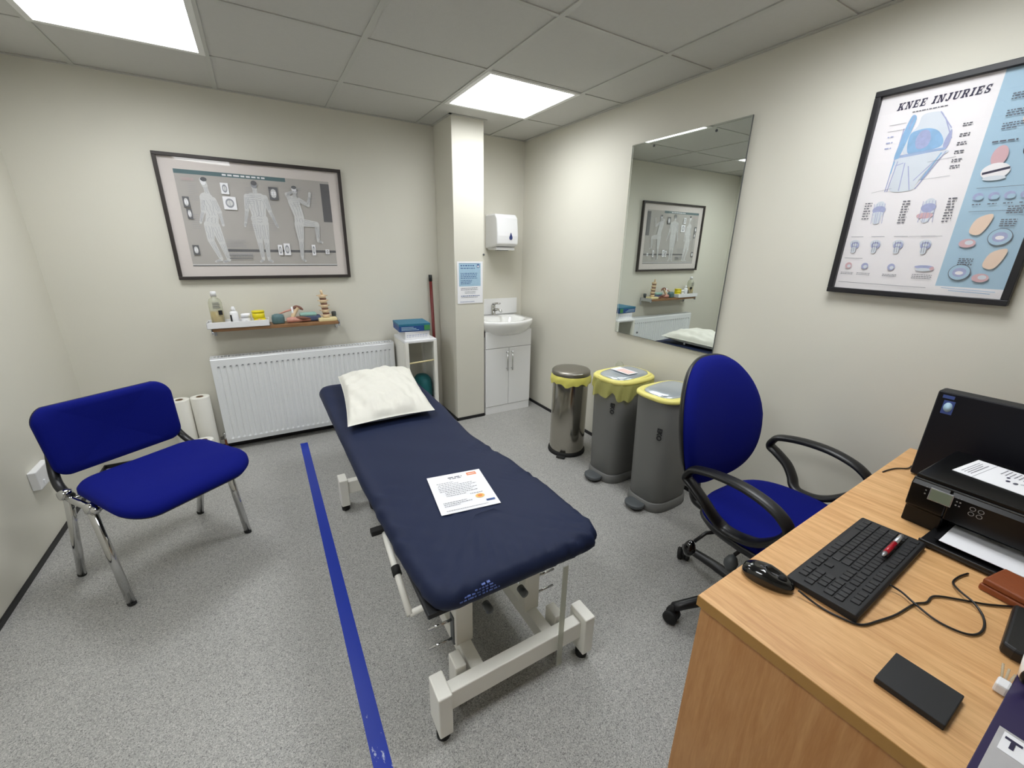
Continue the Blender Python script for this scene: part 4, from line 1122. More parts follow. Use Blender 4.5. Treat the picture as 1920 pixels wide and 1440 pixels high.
def knee_poster():
    w, h = .507, .710
    t = thing('framed_poster', 'black framed knee injuries poster hanging on the right wall', 'poster', (0, -2.455, 1.236))
    # local: x' along -Y (w), z up, front towards -X
    F = Matrix(((0, 0, -1, 0), (-1, 0, 0, 0), (0, 1, 0, 0), (0, 0, 0, 1)))    # (u, v, depth) -> room
    fw, d = .019, .028
    for lo, hi in (((0, 0, .004), (w, fw, d)), ((0, h - fw, .004), (w, h, d)), ((0, fw, .004), (fw, h - fw, d)), ((w - fw, fw, .004), (w, h - fw, d))):
        MB().box(lo, hi, 0, F).build('frame_rail', M['frame_black'], t, bevel=.002)
    MB().box((fw, fw, .004), (w - fw, h - fw, .010), 0, F).build('backing', M['black_matte'], t)
    pw, phh = w - 2 * fw, h - 2 * fw
    cv = Canvas(pw, phh, [M['knee_paper'], M['pale_blue'], M['k_dark'], M['k_blue'], M['k_light'], M['k_pink'], M['k_peach'], M['k_purple'], M['ink']])
    rnd = random.Random(9); o = fw
    def P(u, v): return (u - o, v - o)
    bx = .322 - o
    cv.rect(bx, .030, pw, phh, 1)
    slab_text(cv, 'KNEE INJURIES', .052, .617, .0225, 2); slab_text(cv, 'KNEE INJURIES', .0528, .6174, .0225, 2)
    cv.words(.10, .602, .19, .003, 8, rnd)
    # big knee: femur, blue cartilage, shin bones
    def poly(L, mi): cv.poly([P(q.x, q.y) for q in catmull([(a_, b_, 0) for a_, b_ in L], 4, True)], mi)
    poly([(.152, .608), (.196, .608), (.212, .588), (.236, .552), (.243, .520), (.238, .494), (.216, .486), (.174, .478), (.134, .486), (.118, .510), (.124, .548), (.145, .575)], 4)
    poly([(.122, .612), (.136, .600), (.128, .545), (.120, .500), (.112, .470), (.102, .480), (.106, .530), (.112, .575)], 3)
    poly([(.130, .55), (.150, .562), (.180, .562), (.206, .548), (.224, .520), (.222, .500), (.190, .492), (.150, .488), (.134, .500)], 3)
    poly([(.158, .556), (.178, .556), (.190, .530), (.184, .505), (.160, .503), (.150, .530)], 7)
    poly([(.238, .548), (.243, .520), (.238, .490), (.228, .500), (.230, .525)], 7)
    poly([(.112, .478), (.240, .486), (.234, .470), (.222, .455), (.200, .420), (.186, .385), (.176, .368), (.116, .372), (.114, .42), (.110, .455)], 4)
    for k in range(5): cv.line(P(.116, .480 + k * .002), P(.236, .489 + k * .0015), .0015, 3 if k % 2 else 7)
    for a, b in (((.108, .575), (.102, .37)), ((.116, .47), (.108, .37)), ((.138, .462), (.142, .37)), ((.240, .482), (.186, .372)), ((.222, .462), (.176, .40)), ((.212, .588), (.244, .52)), ((.150, .45), (.172, .37)), ((.128, .61), (.122, .57)), ((.196, .608), (.236, .552)), ((.112, .455), (.134, .462))):
        cv.line(P(*a), P(*b), .0028, 7)
    for a, b in (((.230, .48), (.196, .40)), ((.106, .47), (.104, .43)), ((.112, .56), (.105, .48))): cv.line(P(*a), P(*b), .004, 3)
    for v in (.592, .572): cv.line(P(.062, v), P(.11, v), .001, 8)
    for v in (.552, .533, .515): cv.words(P(.066, v)[0], P(0, v)[1], P(.085, v)[0], .004, 7, rnd)
    for v in (.560, .530, .505, .480, .455, .436): cv.para(P(.262, 0)[0], P(0, v)[1], P(.286, 0)[0], 2, .006, .003, 8, rnd)
    for a, b in (((.20, .455), (.27, .462)), ((.19, .40), (.27, .405)), ((.062, .37), (.12, .38))): cv.line(P(*a), P(*b), .0008, 8)
    # middle row
    for cx, cyy, red in ((.100, .300, 0), (.240, .300, 1)):
        cv.ell(*P(cx, cyy + .018), .016, .020, 4); cv.ell(*P(cx, cyy - .022), .013, .020, 4)
        cv.ell(*P(cx, cyy + .008), .020, .014, 7); cv.ell(*P(cx, cyy - .006), .018, .008, 4)
        if red: cv.ell(*P(cx - .004, cyy - .018), .022, .010, 5); cv.ell(*P(cx, cyy + .002), .016, .010, 7)
        for k in range(5): cv.line(P(cx - .018 + k * .008, cyy + .03), P(cx - .014 + k * .008 + rnd.uniform(-.004, .004), cyy - .04), .0014, 7)
    for x, n in ((.052, 7), (.165, 9), (.285, 9)): cv.para(P(x, 0)[0], P(0, .335)[1], P(x + .022, 0)[0], n, .009, .0035, 8, rnd)
    # small rows
    for x in (.052, .118, .186, .262):
        cv.line(P(x - .018, .214), P(x + .022, .214), .0013, 8)
        cv.ell(*P(x, .190), .016, .012, 4); cv.ell(*P(x + .002, .182), .014, .013, 7); cv.ell(*P(x + .002, .184), .008, .005, 4); cv.ell(*P(x, .165), .009, .012, 4)
        for k in range(3): cv.line(P(x - .008 + k * .007, .196), P(x - .004 + k * .006, .158), .0012, 8)
    cv.line(P(.03, .134), P(.09, .134), .0013, 8); cv.line(P(.21, .214), P(.30, .214), .0008, 8)
    for x, c in ((.050, 5), (.104, 7), (.186, 7)):
        cv.ell(*P(x, .106), .011, .012, c); cv.ell(*P(x + .002, .104), .006, .006, 4); cv.para(P(x - .02, 0)[0], P(0, .080)[1], P(x + .022, 0)[0], 2, .005, .002, 8, rnd)
    cv.ell(*P(.278, .110), .026, .006, 7); cv.ell(*P(.278, .101), .022, .006, 4); cv.ell(*P(.300, .106), .006, .006, 5); cv.para(P(.252, 0)[0], P(0, .084)[1], P(.306, 0)[0], 3, .006, .002, 8, rnd)
    cv.line(P(.03, .042), P(.30, .040), .0012, 8); cv.line(P(.34, .044), P(.47, .040), .0016, 3); cv.line(P(.36, .036), P(.46, .033), .0016, 3)
    # blue column drawings
    cv.ell(*P(.372, .448), .018, .030, 5); cv.ell(*P(.374, .405), .032, .024, 0); cv.line(P(.346, .400), P(.404, .412), .007, 2); cv.ell(*P(.376, .385), .026, .007, 4)
    cv.ell(*P(.412, .548), .018, .022, 6); cv.ell(*P(.432, .46), .014, .02, 2)
    for v in (.62, .575, .54): cv.para(P(.355, 0)[0], P(0, v)[1], P(.40, 0)[0], 3, .007, .0028, 8, rnd)
    cv.words(P(.345, 0)[0], P(0, .488)[1], P(.40, 0)[0], .004, 8, rnd)
    cv.line(P(.345, .358), P(.46, .358), .0012, 8)
    for x in (.355, .390, .424, .458): cv.ell(*P(x, .333), .012, .011, 7); cv.ell(*P(x + .004, .329), .009, .007, 1); cv.words(P(x - .008, 0)[0], P(0, .308)[1], P(x + .012, 0)[0], .003, 8, rnd)
    cv.line(P(.345, .288), P(.44, .288), .0012, 8)
    for x, y in ((.382, .245), (.440, .140)): poly([(x - .02, y - .02), (x - .012, y + .02), (x + .02, y + .034), (x + .022, y + .01), (x + .006, y - .028)], 6)
    for x, y in ((.436, .209), (.372, .097)): cv.ell(*P(x, y), .027, .026, 8, 26); cv.ell(*P(x, y), .0255, .0245, 1, 26); cv.ell(*P(x, y), .017, .015, 7); cv.ell(*P(x, y - .002), .010, .006, 0)
    for x, y in ((.367, .190), (.425, .082)): cv.ell(*P(x, y), .020, .014, 5); cv.ell(*P(x + .004, y + .002), .010, .007, 4)
    for x, y in ((.425, .262), (.360, .142), (.43, .30)): cv.para(P(x, 0)[0], P(0, y)[1], P(x + .035, 0)[0], 4, .006, .003, 8, rnd)
    mx = F @ Matrix.Translation((fw, fw, .0115))
    cv.build('poster_print', t, mx)
    MB().box((fw, fw, .018), (w - fw, h - fw, .020), 0, F).build('glazing', M['glaze'], t)
knee_poster()

# ------------------------------------------------------------------ bins
def ripple_ring(pts, z, amp=0, fr=9, seed=0, dz=0):
    r = []; n = len(pts)
    for i, (x, y) in enumerate(pts):
        a = 2 * pi * i / n; L = math.hypot(x, y) or 1
        d = amp * (sin(fr * a + seed) + .6 * sin((fr * 2 + 1) * a + 2 * seed))
        r.append((x * (1 + d / L), y * (1 + d / L), z + dz * sin(5 * a + seed) + dz * .7 * sin(11 * a)))
    return r

def steel_bin():
    t = thing('pedal_bin', 'round stainless steel bin with a yellow liner, nearest the basin', 'bin', (-.318, -1.185, 0))
    c = lambda r, n=48: [(r * cos(2 * pi * i / n), r * sin(2 * pi * i / n)) for i in range(n)]
    m = MB(); m.lathe([(0, .012), (.120, .012), (.122, .02), (.122, .545), (.120, .55), (.0, .55)], 48); m.build('drum', M['steel'], t)
    m = MB(); m.lathe([(0, 0), (.130, 0), (.132, .006), (.130, .022), (.123, .026), (0, .026)], 48); m.build('base_ring', M['rubber'], t)
    m = MB(); m.lathe([(0, .575), (.127, .575), (.130, .580), (.130, .600), (.122, .608), (.08, .613), (0, .614)], 48); m.build('lid', M['steel_lid'], t)
    m = MB(); rg = [ripple_ring(c(.131), .578, .001, 8, 1), ripple_ring(c(.135), .565, .003, 9, 2, .003), ripple_ring(c(.137), .545, .004, 9, 3, .005), ripple_ring(c(.131), .520, .004, 11, 4, .008)]
    m.rings(rg, cap=False); m.build('liner', M['liner_pale'], t)
    m = MB(); m.box((-.165, -.03, .004), (-.12, .03, .014)); m.build('pedal', M['rubber'], t, bevel=.003, rot=(0, 0, radians(38)))
steel_bin()

def grey_bin(x, y, rz, label, liner, cards):
    t = thing('pedal_bin', label, 'bin', (x, y, 0), rz, group='tall grey pedal bins with yellow rims')
    HX, HY, Hh = .165, .132, .655
    rr = lambda ins, z, k=1: [(px * k, py * k, z) for px, py in superell(HX - ins, HY - ins, 3.2, 64)]
    m = MB(); m.rings([rr(.02, .055), rr(.016, .06), rr(.012, .2), rr(.0, .64), rr(.001, .648), rr(.012, .65)]); m.build('body', M['grey_bin'], t)
    m = MB(); m.rings([rr(.012, 0), rr(.008, .004), rr(.010, .05), rr(.018, .056)]); m.build('base', M['grey_bin'], t)
    m = MB(); m.rings([rr(-.004, .648), rr(-.010, .652), rr(-.010, .664), rr(-.002, .672), rr(.012, .672), rr(.020, .664), rr(.020, .650)], cap=False); m.build('rim', M['yellow_rim'], t)
    def tilt(rg): return [(a, b, c + .010 + .02 * (a / HX) * .4) for a, b, c in rg]
    m = MB(); m.rings([tilt(rr(.030, .652)), tilt(rr(.026, .660)), tilt(rr(.028, .668)), tilt(rr(.045, .674)), tilt(rr(.08, .676))]); lid = m.build('lid', M['bin_lid'], t)
    m = MB(); m.rings([tilt(rr(.012, .650)), tilt(rr(.009, .656)), tilt(rr(.012, .664)), tilt(rr(.024, .666)), tilt(rr(.026, .656))], cap=False); m.build('lid_rim', M['yellow_rim'], lid)
    m = MB(); m.rings([[(px * .3 - HX - .018 * 1, py * .42, z) for px, py in superell(HX, HY, 2.2, 24)] for z in (.02, .038)]); m.build('pedal', M['grey_dark'], t, bevel=.003)
    m = MB(); m.box((-HX - .055, -.035, .012), (-HX + .02, .03, .020)); m.build('pedal_foot', M['rubber'], t)
    # maker's lettering, reading upwards on the front face
    vs, fs = text_polys('EKO', .035, .0008, 0, .0012)
    m = MB(); mxx = Matrix.Translation((-.1592, -.066, .535 if liner else .51)) @ Matrix.Rotation(radians(17), 4, 'Z') @ Matrix(((0, 0, -1, 0), (0, -1, 0, 0), (-1, 0, 0, 0), (0, 0, 0, 1)))
    m.raw(vs, fs, 0, False, mxx); m.build('lettering', M['black_matte'], t)
    if liner:
        m = MB(); se = [(a, b) for a, b in superell(HX + .004, HY + .004, 3.0, 96)]
        rg = []
        for i, (z, am, dz, k) in enumerate(((.668, .001, .001, 1.01), (.650, .003, .002, 1.035), (.62, .004, .004, 1.045), (.59, .005, .010, 1.05), (.565, .006, .020, 1.04))):
            rg.append(ripple_ring([(a * k, b * k) for a, b in se], z, am, 13, i * .7, dz))
        m.rings(rg, cap=False); m.build('liner', M['bag'], t)
    if cards:
        m = MB(); m.box((-.045, -.075, .6905), (.035, .070, .6925)); cd = m.build('lid_label', M['paper'], lid)
        m = MB()
        for i in range(5): m.box((-.035 + i * .013, -.065, .6925), (-.031 + i * .013, .03, .693))
        m.build('label_print', M['orange'], cd)
grey_bin(-.240, -1.590, radians(2), 'grey pedal bin with a yellow liner hanging over its rim, the middle bin', True, True)
grey_bin(-.235, -1.935, radians(2), 'grey pedal bin without a visible liner, right beside the office chair', False, False)
# small clear bag tied behind the steel bin
m = MB(); m.lathe([(0, -.035), (.02, -.03), (.036, -.01), (.034, .012), (.02, .03), (0, .036)], 16, sx=.5)
tag(m.build('plastic_bag', M['clear'], loc=(-.045, -1.36, .635)), 'crumpled clear plastic bag on the wall between the steel bin and the grey bin', 'bag')

# ================================================================== OFFICE CHAIR
def office_chair():
    cx, cyy = -.490, -2.655
    t = thing('office_chair', 'royal blue swivel office chair with black loop arms behind the desk', 'chair', (cx, cyy, 0))
    # five star base
    hub = Vector((-.055, -.030, 0))
    m = MB(); m.lathe([(0, .055), (.045, .055), (.05, .07), (.045, .115), (.028, .13), (0, .13)], 20, mx=Matrix.Translation(hub)); m.build('hub', M['black_plastic'], t)
    m = MB(); m.lathe([(0, .12), (.028, .12), (.028, .25), (.018, .255), (.018, .37), (0, .37)], 18, mx=Matrix.Translation(hub)); m.build('gas_column', M['black_plastic'], t)
    for k in range(5):
        a = radians(157 - 71 * k); d = Vector((cos(a), sin(a), 0)); s = Vector((-sin(a), cos(a), 0)); R = .335
        pa = hub + d * .03 + Vector((0, 0, .092)); pb = hub + d * R + Vector((0, 0, .068))
        rg = []
        for q in range(7):
            f = q / 6; p = pa.lerp(pb, f) + Vector((0, 0, .008 * sin(pi * f))); w = .028 - .010 * f; hgt = .024 - .008 * f
            rg.append([p + s * (w * cos(b)) + Vector((0, 0, hgt * sin(b))) for b in [2 * pi * j / 12 for j in range(12)]])
        m = MB(); m.rings(rg); lg = m.build('base_leg', M['black_plastic'], t)
        w = hub + d * (R + .002)
        m = MB()
        ang = a + radians(40)
        ax = Matrix.Translation((w.x, w.y, .0275)) @ Matrix.Rotation(ang, 4, 'Z') @ Matrix.Rotation(pi / 2, 4, 'Y')
        for off in (-.017, .017):
            m.lathe([(0, -.010), (.020, -.010), (.0272, -.006), (.0272, .006), (.020, .010), (0, .010)], 20, mx=ax @ Matrix.Translation((0, 0, off)))
        m.lathe([(0, -.008), (.023, -.008), (.023, .008), (0, .008)], 16, mx=ax)
        m.tube([(w.x, w.y, .03), (w.x, w.y, .075)], .011, 10)
        m.build('caster', M['rubber'], lg)
    # seat
    out = superell(.245, .235, 3.0, 56)
    def ring(s, z, dy=0):
        r = []
        for x, y in out:
            px, py = x * s, y * s
            fr = max(0, -py - .12)
            r.append((px * (1 - .06 * (py > 0) * py / .235), py - .02, z - 1.2 * fr * fr + .010 * (px / .24) ** 2))
        return r
    m = MB(); m.rings([ring(.90, .375), ring(.98, .385), ring(1, .405), ring(.995, .42), ring(.96, .436), ring(.85, .446), ring(.6, .450), ring(.3, .450), ring(.05, .450)]); m.build('seat', M['blue_fabric'], t)
    m = MB(); m.rings([ring(.80, .345), ring(.95, .358), ring(1.012, .378), ring(1.012, .392), ring(.97, .394), ring(.5, .396), ring(.1, .396)]); m.build('seat_shell', M['black_plastic'], t)
    m = MB(); m.box((-.09, -.10, .33), (.04, .10, .36)); m.build('mechanism', M['black_matte'], t, bevel=.008)
    # backrest
    cz = .738; bo = []
    for k in range(64):
        a = 2 * pi * k / 64; x = cos(a); z = sin(a); e = 2.8
        X_ = .235 * math.copysign(abs(x) ** (2 / e), x); Z_ = .262 * math.copysign(abs(z) ** (2 / e), z)
        X_ *= 1.04 - .24 * max(0, Z_ / .262) ** 1.4 - .05 * max(0, -Z_ / .262)
        bo.append((X_, Z_))
    def br(s, d):
        r = []
        for x, z in bo:
            px, pz = x * s, z * s
            y = .265 + d - .040 * (px / .255) ** 2 + .10 * (pz / .262) * .5 + .02 * (pz / .262) ** 2
            r.append((px - .055, y, cz + pz * .955))
        return r
    m = MB(); m.rings([br(.90, .012), br(.97, .008), br(1, -.005), br(.995, -.018), br(.96, -.032), br(.86, -.042), br(.6, -.047), br(.3, -.048), br(.04, -.048)]); m.build('backrest', M['blue_fabric'], t)
    m = MB(); m.rings([br(.2, .034), br(.80, .030), br(.95, .022), br(1.012, .006), br(1.012, -.003), br(.97, -.004), br(.6, -.006), br(.2, -.006)]); m.build('back_shell', M['black_plastic'], t)
    m = MB(); m.tube(catmull([(-.03, .06, .335), (-.04, .24, .33), (-.045, .300, .38), (-.045, .308, .60)], 5), .022, 12, flat=1.4); m.build('back_stem', M['black_plastic'], t)
    # loop arms
    prof = [(-2.462, .575), (-2.470, .604), (-2.495, .626), (-2.58, .645), (-2.68, .648), (-2.765, .630), (-2.815, .600), (-2.826, .570), (-2.800, .525), (-2.745, .472), (-2.69, .445), (-2.63, .440), (-2.600, .452), (-2.580, .480), (-2.545, .520), (-2.495, .555)]
    for s in (-1, 1):
        X0 = s * .278 + (.012 if s > 0 else 0)
        pts = []
        for i, (yy, z) in enumerate(prof):
            inn = .0 if z > .5 else (.5 - z) * .55
            pts.append(Vector((X0 - s * inn, yy - cyy, z - .008)))
        cc = catmull(pts, 5, True)
        m = MB(); m.tube(cc, .0138, 12, closed=True, flat=2.0, up=(0, 0, 1)); m.build('armrest', M['black_plastic'], t)
        m = MB(); m.bar((X0 - s * .03, -.02, .434), (s * .10, -.0, .352), .07, .012); m.build('arm_bracket', M['black_plastic'], t, bevel=.003)
    # adjusting lever with egg-shaped knob
    m = MB(); m.tube([(-.07, .06, .345), (-.19, .13, .325), (-.225, .150, .285)], .007, 8); lv = m.build('lever', M['black_plastic'], t)
    m = MB(); m.lathe([(0, -.034), (.012, -.030), (.023, -.012), (.025, .004), (.016, .024), (.008, .034), (0, .036)], 18, mx=Matrix.Translation((-.238, .157, .252)) @ Matrix.Rotation(radians(14), 4, 'Y')); m.build('lever_knob', M['black_gloss'], lv)
    m = MB(); m.tube([(-.10, .0, .34), (-.175, .015, .30)], .007, 8); lv = m.build('lever', M['black_plastic'], t)
    m = MB(); m.lathe([(0, -.034), (.012, -.030), (.023, -.012), (.025, .004), (.016, .024), (0, .036)], 18, mx=Matrix.Translation((-.189, .015, .27)) @ Matrix.Rotation(radians(14), 4, 'Y')); m.build('lever_knob', M['grey_dark'], lv)
office_chair()

# ================================================================== DESK
DZ = .700
def desk():
    a = radians(2.3)
    t = thing('desk', 'light beech laminate desk along the right wall in the foreground', 'desk', (-1.359, -2.919, 0), a)
    L, D = 1.312, .80
    MB().box((0, -D, DZ - .025), (L, 0, DZ)).build('desktop', [M['beech']], t, bevel=.0012)
    m = MB(); m.box((-.0012, -D, DZ - .0245), (.0, 0, DZ - .0008)); m.build('edge_strip', M['beech_edge'], t)
    for x, y0 in ((.008, 0), (L - .10, 0)):
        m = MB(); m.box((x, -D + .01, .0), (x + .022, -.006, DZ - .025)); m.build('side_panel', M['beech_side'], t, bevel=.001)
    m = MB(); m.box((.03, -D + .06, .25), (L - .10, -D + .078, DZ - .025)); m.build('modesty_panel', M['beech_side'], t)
    return t
desk()

def keyboard():
    w, d = .405, .130
    t = thing('keyboard', 'black full-size computer keyboard lying on the desk', 'keyboard', (-.953, -3.046, DZ + .001), radians(1.8))
    # user sits on +Y side; his right is -X
    m = MB()
    sec = [(-d / 2, 0), (d / 2, 0), (d / 2, .010), (d / 2 - .004, .013), (-d / 2 + .004, .018), (-d / 2, .013)]
    mx = Matrix(((0, 0, 1, 0), (1, 0, 0, 0), (0, 1, 0, 0), (0, 0, 0, 1)))
    m.prism(sec, -w / 2, w / 2, 0, mx); m.build('case', M['black_matte'], t, bevel=.002)
    kb = MB(); hk = .5
    kb.rings([[(x * s, y * s, z) for x, y in roundrect(.5, .5, .1, 3)] for s, z in ((1, 0), (.96, .8), (.86, 1.0))], smooth=False)
    proto = kb.build('key', M['key'], t); first = [True]
    def key(col, row, wd=1.0, hd=1.0):
        U = .0172; x = w / 2 - .012 - (col + wd / 2) * U; y = d / 2 - .014 - row * .0182
        o = proto if first[0] else proto.copy()
        if not first[0]: C.objects.link(o)
        first[0] = False
        z = .0128 + (d / 2 - y) / d * .0048
        o.parent = t; o.location = (x, y - .004, z); o.scale = (wd * U - .0022, hd * .0182 - .0024, .0034); o.rotation_euler = (radians(-2.2), 0, 0)
    # rows counted from the user's edge
    rows = [[1.25, 1.25, 1.25, 5.5, 1.25, 1.25, 1.25, 1.25], [2.0] + [1] * 10 + [2.25], [1.6] + [1] * 11 + [1.65], [1.5] + [1] * 12 + [.75], [1] * 13 + [1.25]]
    for r, row in enumerate(rows):
        c = 0
        for wd in row: key(c, r, wd); c += wd
    c = 0
    for g in (1, .5, 1, 1, 1, 1, .4, 1, 1, 1, 1, .4, 1, 1, 1, 1):
        if g == 1: key(c, 5.2)
        c += g
    for cc in (14.6, 15.6, 16.6, 18.0, 19.0, 20.0): key(cc, 5.2)
    for cc in (14.6, 15.6, 16.6): key(cc, 0)
    key(15.6, 1)
    for rr_ in (3, 4):
        for cc in (14.6, 15.6, 16.6): key(cc, rr_)
    for cc in (18.0, 19.0, 20.0, 21.0):
        for rr_ in (0, 1, 2, 3, 4):
            if cc == 21.0 and rr_ in (0, 2): continue
            key(cc, rr_, 1, 2 if cc == 21.0 and rr_ in (1, 3) and False else 1)
keyboard()

def cable(pts, name, label, r=.0021):
    m = MB(); m.tube(catmull(pts, 6), r, 8)
    tag(m.build(name, M['black_plastic']), label, 'cable')
z = DZ + .0035
def mouse():
    t = thing('computer_mouse', 'glossy black computer mouse on the near corner of the desk', 'mouse', (-1.192, -2.968, DZ + .0006), math.atan2(-.094, .028) )
    rg = []
    o = superell(.050, .029, 2.4, 40)
    def r(s, z, sh=0): return [(x * s + sh, y * s * (1 - .12 * (x > 0) * x / .053), z * .8 * (1 - .28 * max(0, x / .053) - .1 * max(0, -x / .053) ** 2)) for x, y in o]
    m = MB(); m.rings([r(.93, 0), r(1, .006), r(1.01, .014), r(.97, .024), r(.86, .032), r(.66, .0375), r(.4, .040, -.004), r(.1, .0405, -.006)]); m.build('shell', M['black_gloss'], t)
    m = MB(); m.lathe([(0, -.004), (.009, -.004), (.009, .004), (0, .004)], 16, mx=Matrix.Translation((.026, 0, .0195)) @ Matrix.Rotation(pi / 2, 4, 'X')); m.build('scroll_wheel', M['rubber'], t)
    m = MB(); m.box((.030, -.0008, .014), (.046, .0008, .0195)); m.build('button_split', M['rubber'], t)
mouse()
cable([(-1.176, -3.022, DZ + .012), (-1.172, -3.060, z), (-1.166, -3.095, z), (-1.150, -3.124, z), (-1.106, -3.138, z), (-1.058, -3.149, z), (-.993, -3.157, z), (-.964, -3.168, z), (-.926, -3.171, z), (-.885, -3.208, z), (-.861, -3.232, z), (-.82, -3.262, z)], 'mouse_cable', 'thin black cable running from the mouse past the keyboard')
z2 = DZ + .008
cable([(-.985, -3.112, DZ + .012), (-.982, -3.132, z2), (-.996, -3.156, z2), (-1.006, -3.192, z), (-1.002, -3.225, z), (-.984, -3.243, z), (-.95, -3.247, z), (-.911, -3.238, z), (-.886, -3.218, z2), (-.868, -3.193, z2), (-.84, -3.177, z), (-.803, -3.178, z), (-.772, -3.185, z)], 'keyboard_cable', 'black cable looping from the keyboard to the brown wallet')
cable([(-.372, -2.893, z - .008 + .006), (-.345, -2.897, z), (-.305, -2.906, z), (-.270, -2.925, z), (-.235, -2.925, z)], 'monitor_cable', 'short dark cable on the desk at the monitor\'s left corner')

t = thing('ballpoint_pen', 'red and silver pen lying across the keyboard', 'pen', (0, 0, 0))
pa, pb = Vector((-.921, -3.073, DZ + .0315)), Vector((-.790, -3.067, DZ + .0315)); dv = (pb - pa)
m = MB(); m.tube([pa, pa + dv * .06, pa + dv * .14], [.0015, .004, .005], 12); m.build('tip', M['silver'], t)
m = MB(); m.tube([pa + dv * .14, pa + dv * .6], .0055, 12); m.build('barrel', M['red'], t)
m = MB(); m.tube([pa + dv * .6, pa + dv * .95, pa + dv], [.0052, .005, .003], 12); m.build('cap', M['silver'], t)

o = MB().box((-1.2625, -3.271, DZ + .0006), (-1.1735, -3.184, DZ + .012)).build('notebook', M['black_matte'], bevel=.0015)
tag(o, 'flat matte black square case lying near the front of the desk', 'case')

def printer():
    t = thing('printer', 'glossy black inkjet printer with a small display on the desk', 'printer', (-.648, -3.022, DZ), radians(-1.5))
    # local: front faces -x, width along -y
    W, D = .43, .285
    m = MB(); sec = [(0.012, 0), (D, 0), (D, .128), (.004, .132), (-.004, .118), (0.0, .055), (.012, .045)]
    mx = Matrix(((1, 0, 0, 0), (0, 0, -1, 0), (0, 1, 0, 0), (0, 0, 0, 1)))
    m.prism(sec, 0, .075, 0, mx); m.prism(sec, W - .075, W, 0, mx)
    sec2 = [(.06, 0), (D, 0), (D, .128), (.004, .132), (-.004, .118), (0, .050), (.06, .048)]
    m.prism(sec2, .075, W - .075, 0, mx); m.build('body', M['printer_black'], t, bevel=.003)
    m = MB(); m.box((.0, -W + .004, .134), (D - .01, -.004, .146)); lid = m.build('scanner_lid', M['printer_black'], t, bevel=.003)
    m = MB(); m.box((-.0025, -W, .1318), (.004, -.002, .1345)); m.build('lid_trim', M['grey_dark'], lid)
    m = MB(); m.box((-.088, -W + .08, .004), (.055, -.066, .012)); m.box((-.088, -W + .08, .012), (-.082, -.066, .018)); m.build('output_tray', M['black_plastic'], t, bevel=.002)
    m = MB(); m.box((-.0052, -.082, .088), (-.0005, -.038, .122)); m.build('display_bezel', M['silver'], t, bevel=.001)
    m = MB(); m.box((-.006, -.0795, .0905), (-.001, -.0405, .1195)); m.build('display', M['lcd'], t)
    m = MB()
    for i in range(2):
        for j in range(2):
            c = Matrix.Translation((-.003, -.118 - i * .014, .093 + j * .013)) @ Matrix.Rotation(-pi / 2, 4, 'Y')
            m.raw([(x, y, z) for z in (0, .002) for x, y in [(.0055 * cos(a) * k, .0055 * sin(a) * k) for k in (1, .75) for a in [2 * pi * q / 14 for q in range(14)]]],
                  [(28 + q, 28 + (q + 1) % 14, 42 + (q + 1) % 14, 42 + q) for q in range(14)], 0, False, c)
    for z_ in (.098, .108, .116):
        for y in (-.031, -.089, -.095): m.box((-.0038, y - .0015, z_), (-.0022, y + .0015, z_ + .003))
    m.build('buttons', M['legend'], t)
    m = MB(); m.box((-.062, -W + .10, .0205), (.056, -.086, .0225)); m.build('output_support', M['black_plastic'], t)
printer()
o = MB().box((-.718, -3.335, DZ + .0235), (-.598, -3.116, DZ + .0245)).build('blank_paper', M['paper'])
tag(o, 'blank white sheet lying in the printer output tray', 'paper')
cv = Canvas(.145, .21, [M['paper'], M['ink'], M['k_dark']]); rnd = random.Random(8)
cv.line((.0, .172), (.145, .172), .001, 1); cv.line((0, .055), (.145, .055), .001, 1)
cv.para(.02, .20, .12, 4, .006, .0018, 1, rnd); cv.ell(.055, .125, .007, .004, 2); cv.ell(.08, .132, .006, .003, 2); cv.ell(.055, .112, .008, .004, 1); cv.line((.06, .105), (.09, .085), .002, 1); cv.para(.09, .15, .135, 6, .008, .002, 1, rnd); cv.para(.02, .045, .12, 3, .006, .002, 1, rnd)
a = radians(-97)
mx = Matrix(((cos(a + pi / 2), -sin(a + pi / 2), 0, -.575), (sin(a + pi / 2), cos(a + pi / 2), 0, -3.275), (0, 0, 1, DZ + .1475), (0, 0, 0, 1)))
tag(cv.build('printed_sheet', None, mx), 'white sheet with a small diagram lying on the printer lid', 'paper')

def monitor():
    t = thing('monitor', 'black computer monitor with blue stickers against the right wall', 'monitor', (-.300, -2.938, DZ))
    W, Hm = .49, .292
    m = MB(); m.box((0, -W, .004), (.055, 0, Hm)); m.build('housing', M['black_matte'], t, bevel=.006)
    m = MB(); m.box((-.0025, -W + .004, .008), (.004, -.004, Hm - .004)); m.build('screen', mat('dark screen', (10, 11, 22), .55, spec=.3), t, bevel=.001)
    m = MB(); m.box((-.0032, -.040, Hm - .020), (-.0024, -.014, Hm - .010)); m.build('sticker', M['sticker'], t)
    m = MB(); m.box((-.0032, -.045, Hm - .068), (-.0024, -.020, Hm - .026)); s = m.build('sticker', M['sticker'], t)
    m = MB(); m.lathe([(0, 0), (.010, 0), (.010, .0008), (0, .0008)], 16, sx=1.5, mx=Matrix.Translation((-.0032, -.0325, Hm - .046)) @ Matrix.Rotation(-pi / 2, 4, 'Y')); m.build('sticker_logo', M['pale_blue'], s)
    m = MB(); m.box((.03, -W / 2 - .10, 0), (.19, -W / 2 + .10, .010)); m.build('stand', M['black_matte'], t, bevel=.003)
monitor()

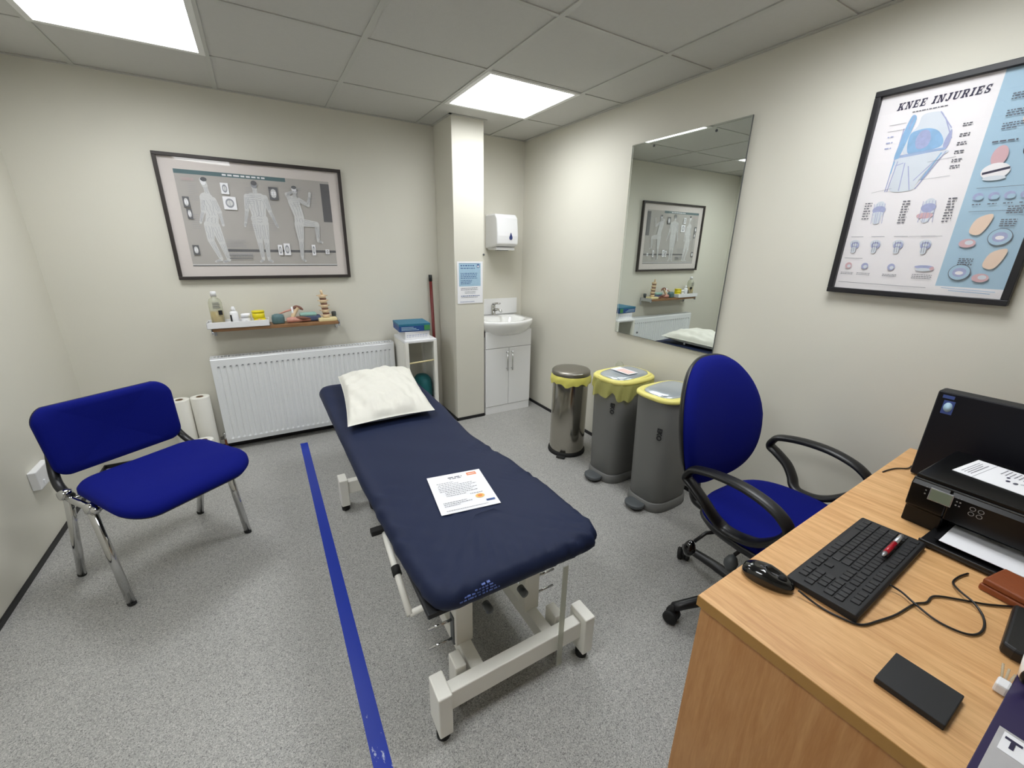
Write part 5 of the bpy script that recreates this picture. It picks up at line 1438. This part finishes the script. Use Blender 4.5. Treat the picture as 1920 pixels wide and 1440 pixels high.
t = thing('leather_wallet', 'brown leather wallet on the desk in front of the printer', 'wallet', (-.772, -3.250, DZ + .0006), radians(-10))
MB().box((-.045, -.05, 0), (.045, .035, .015)).build('lower_flap', M['leather'], t, bevel=.004, seg=3)
MB().box((-.043, -.05, .0155), (.044, .033, .029)).build('upper_flap', M['leather'], t, bevel=.004, seg=3)
MB().box((-.010, .0345, .010), (.004, .0365, .020)).build('clasp', M['rubber'], t)

o = MB()
o.prism([(-.998, -3.290), (-.992, -3.274), (-.84, -3.262), (-.83, -3.40), (-.99, -3.40)], DZ + .0006, DZ + .024)
tag(o.build('desk_phone', M['black_plastic'], bevel=.006, seg=3), 'black plastic device cut by the right edge, beside the wallet', 'device')

def leaflets():
    t = thing('leaflet_stack', 'purple edged booklets with a grey photo cover at the bottom right', 'booklet', (-1.20, -3.41, DZ + .0006))
    MB().box((-.20, -.13, 0), (.185, .106, .016)).build('booklet', M['purple'], t, bevel=.001)
    c = MB(); c.box((-.195, -.13, .0165), (.002, .098, .0185)); cv_ = c.build('cover', M['photo_grey'], t)
    m = MB(); m.box((-.045, -.125, .0187), (-.004, .092, .0195)); m.build('title_panel', M['paper'], cv_)
    vs, fs = text_polys('T', .026, .0004, 0, .001)
    m = MB(); m.raw(vs, fs, 0, False, Matrix.Translation((-.032, .089, .0202)) @ Matrix.Rotation(-pi / 2, 4, 'Z')); m.build('title_text', M['k_dark'], cv_)
    for (hx, hy, r) in ((-.14, .06, .4), (-.11, .03, .1)):
        m = MB()
        for k in range(4): m.tube([(hx, hy - k * .014, .0192), (hx + .05, hy - k * .014 - .02, .0192)], [.006, .004], 8, flat=.2, up=(0, 1, 0))
        m.build('hand_print', M['skinprint'], cv_)
leaflets()
t = thing('white_cup', 'white cup with a black handle standing on the purple edged booklets', 'cup', (-1.048, -3.332, DZ + .0168))
MB().lathe([(0, 0), (.026, 0), (.029, .004), (.032, .045), (.029, .045), (.026, .01), (0, .008)], 28, cap=False).build('cup_body', M['ceramic'], t)
m = MB(); m.tube(catmull([(-.029, .0, .040), (-.040, .018, .038), (-.042, .020, .022), (-.026, .010, .010)], 5), .005, 8); m.build('handle', M['black_plastic'], t)
t = thing('white_clip', 'small white plastic connector lying between the booklets and the cup', 'clip', (-1.094, -3.297, DZ + .0006))
MB().box((-.012, -.008, 0), (.012, .008, .018)).build('clip_body', M['white_plastic'], t, bevel=.003)
m = MB()
for k in range(3): m.tube([(.012, -.004 + k * .004, .012), (.03, -.006 + k * .008, .022 + k * .004)], .0018, 6)
m.build('prongs', M['clear'], t)
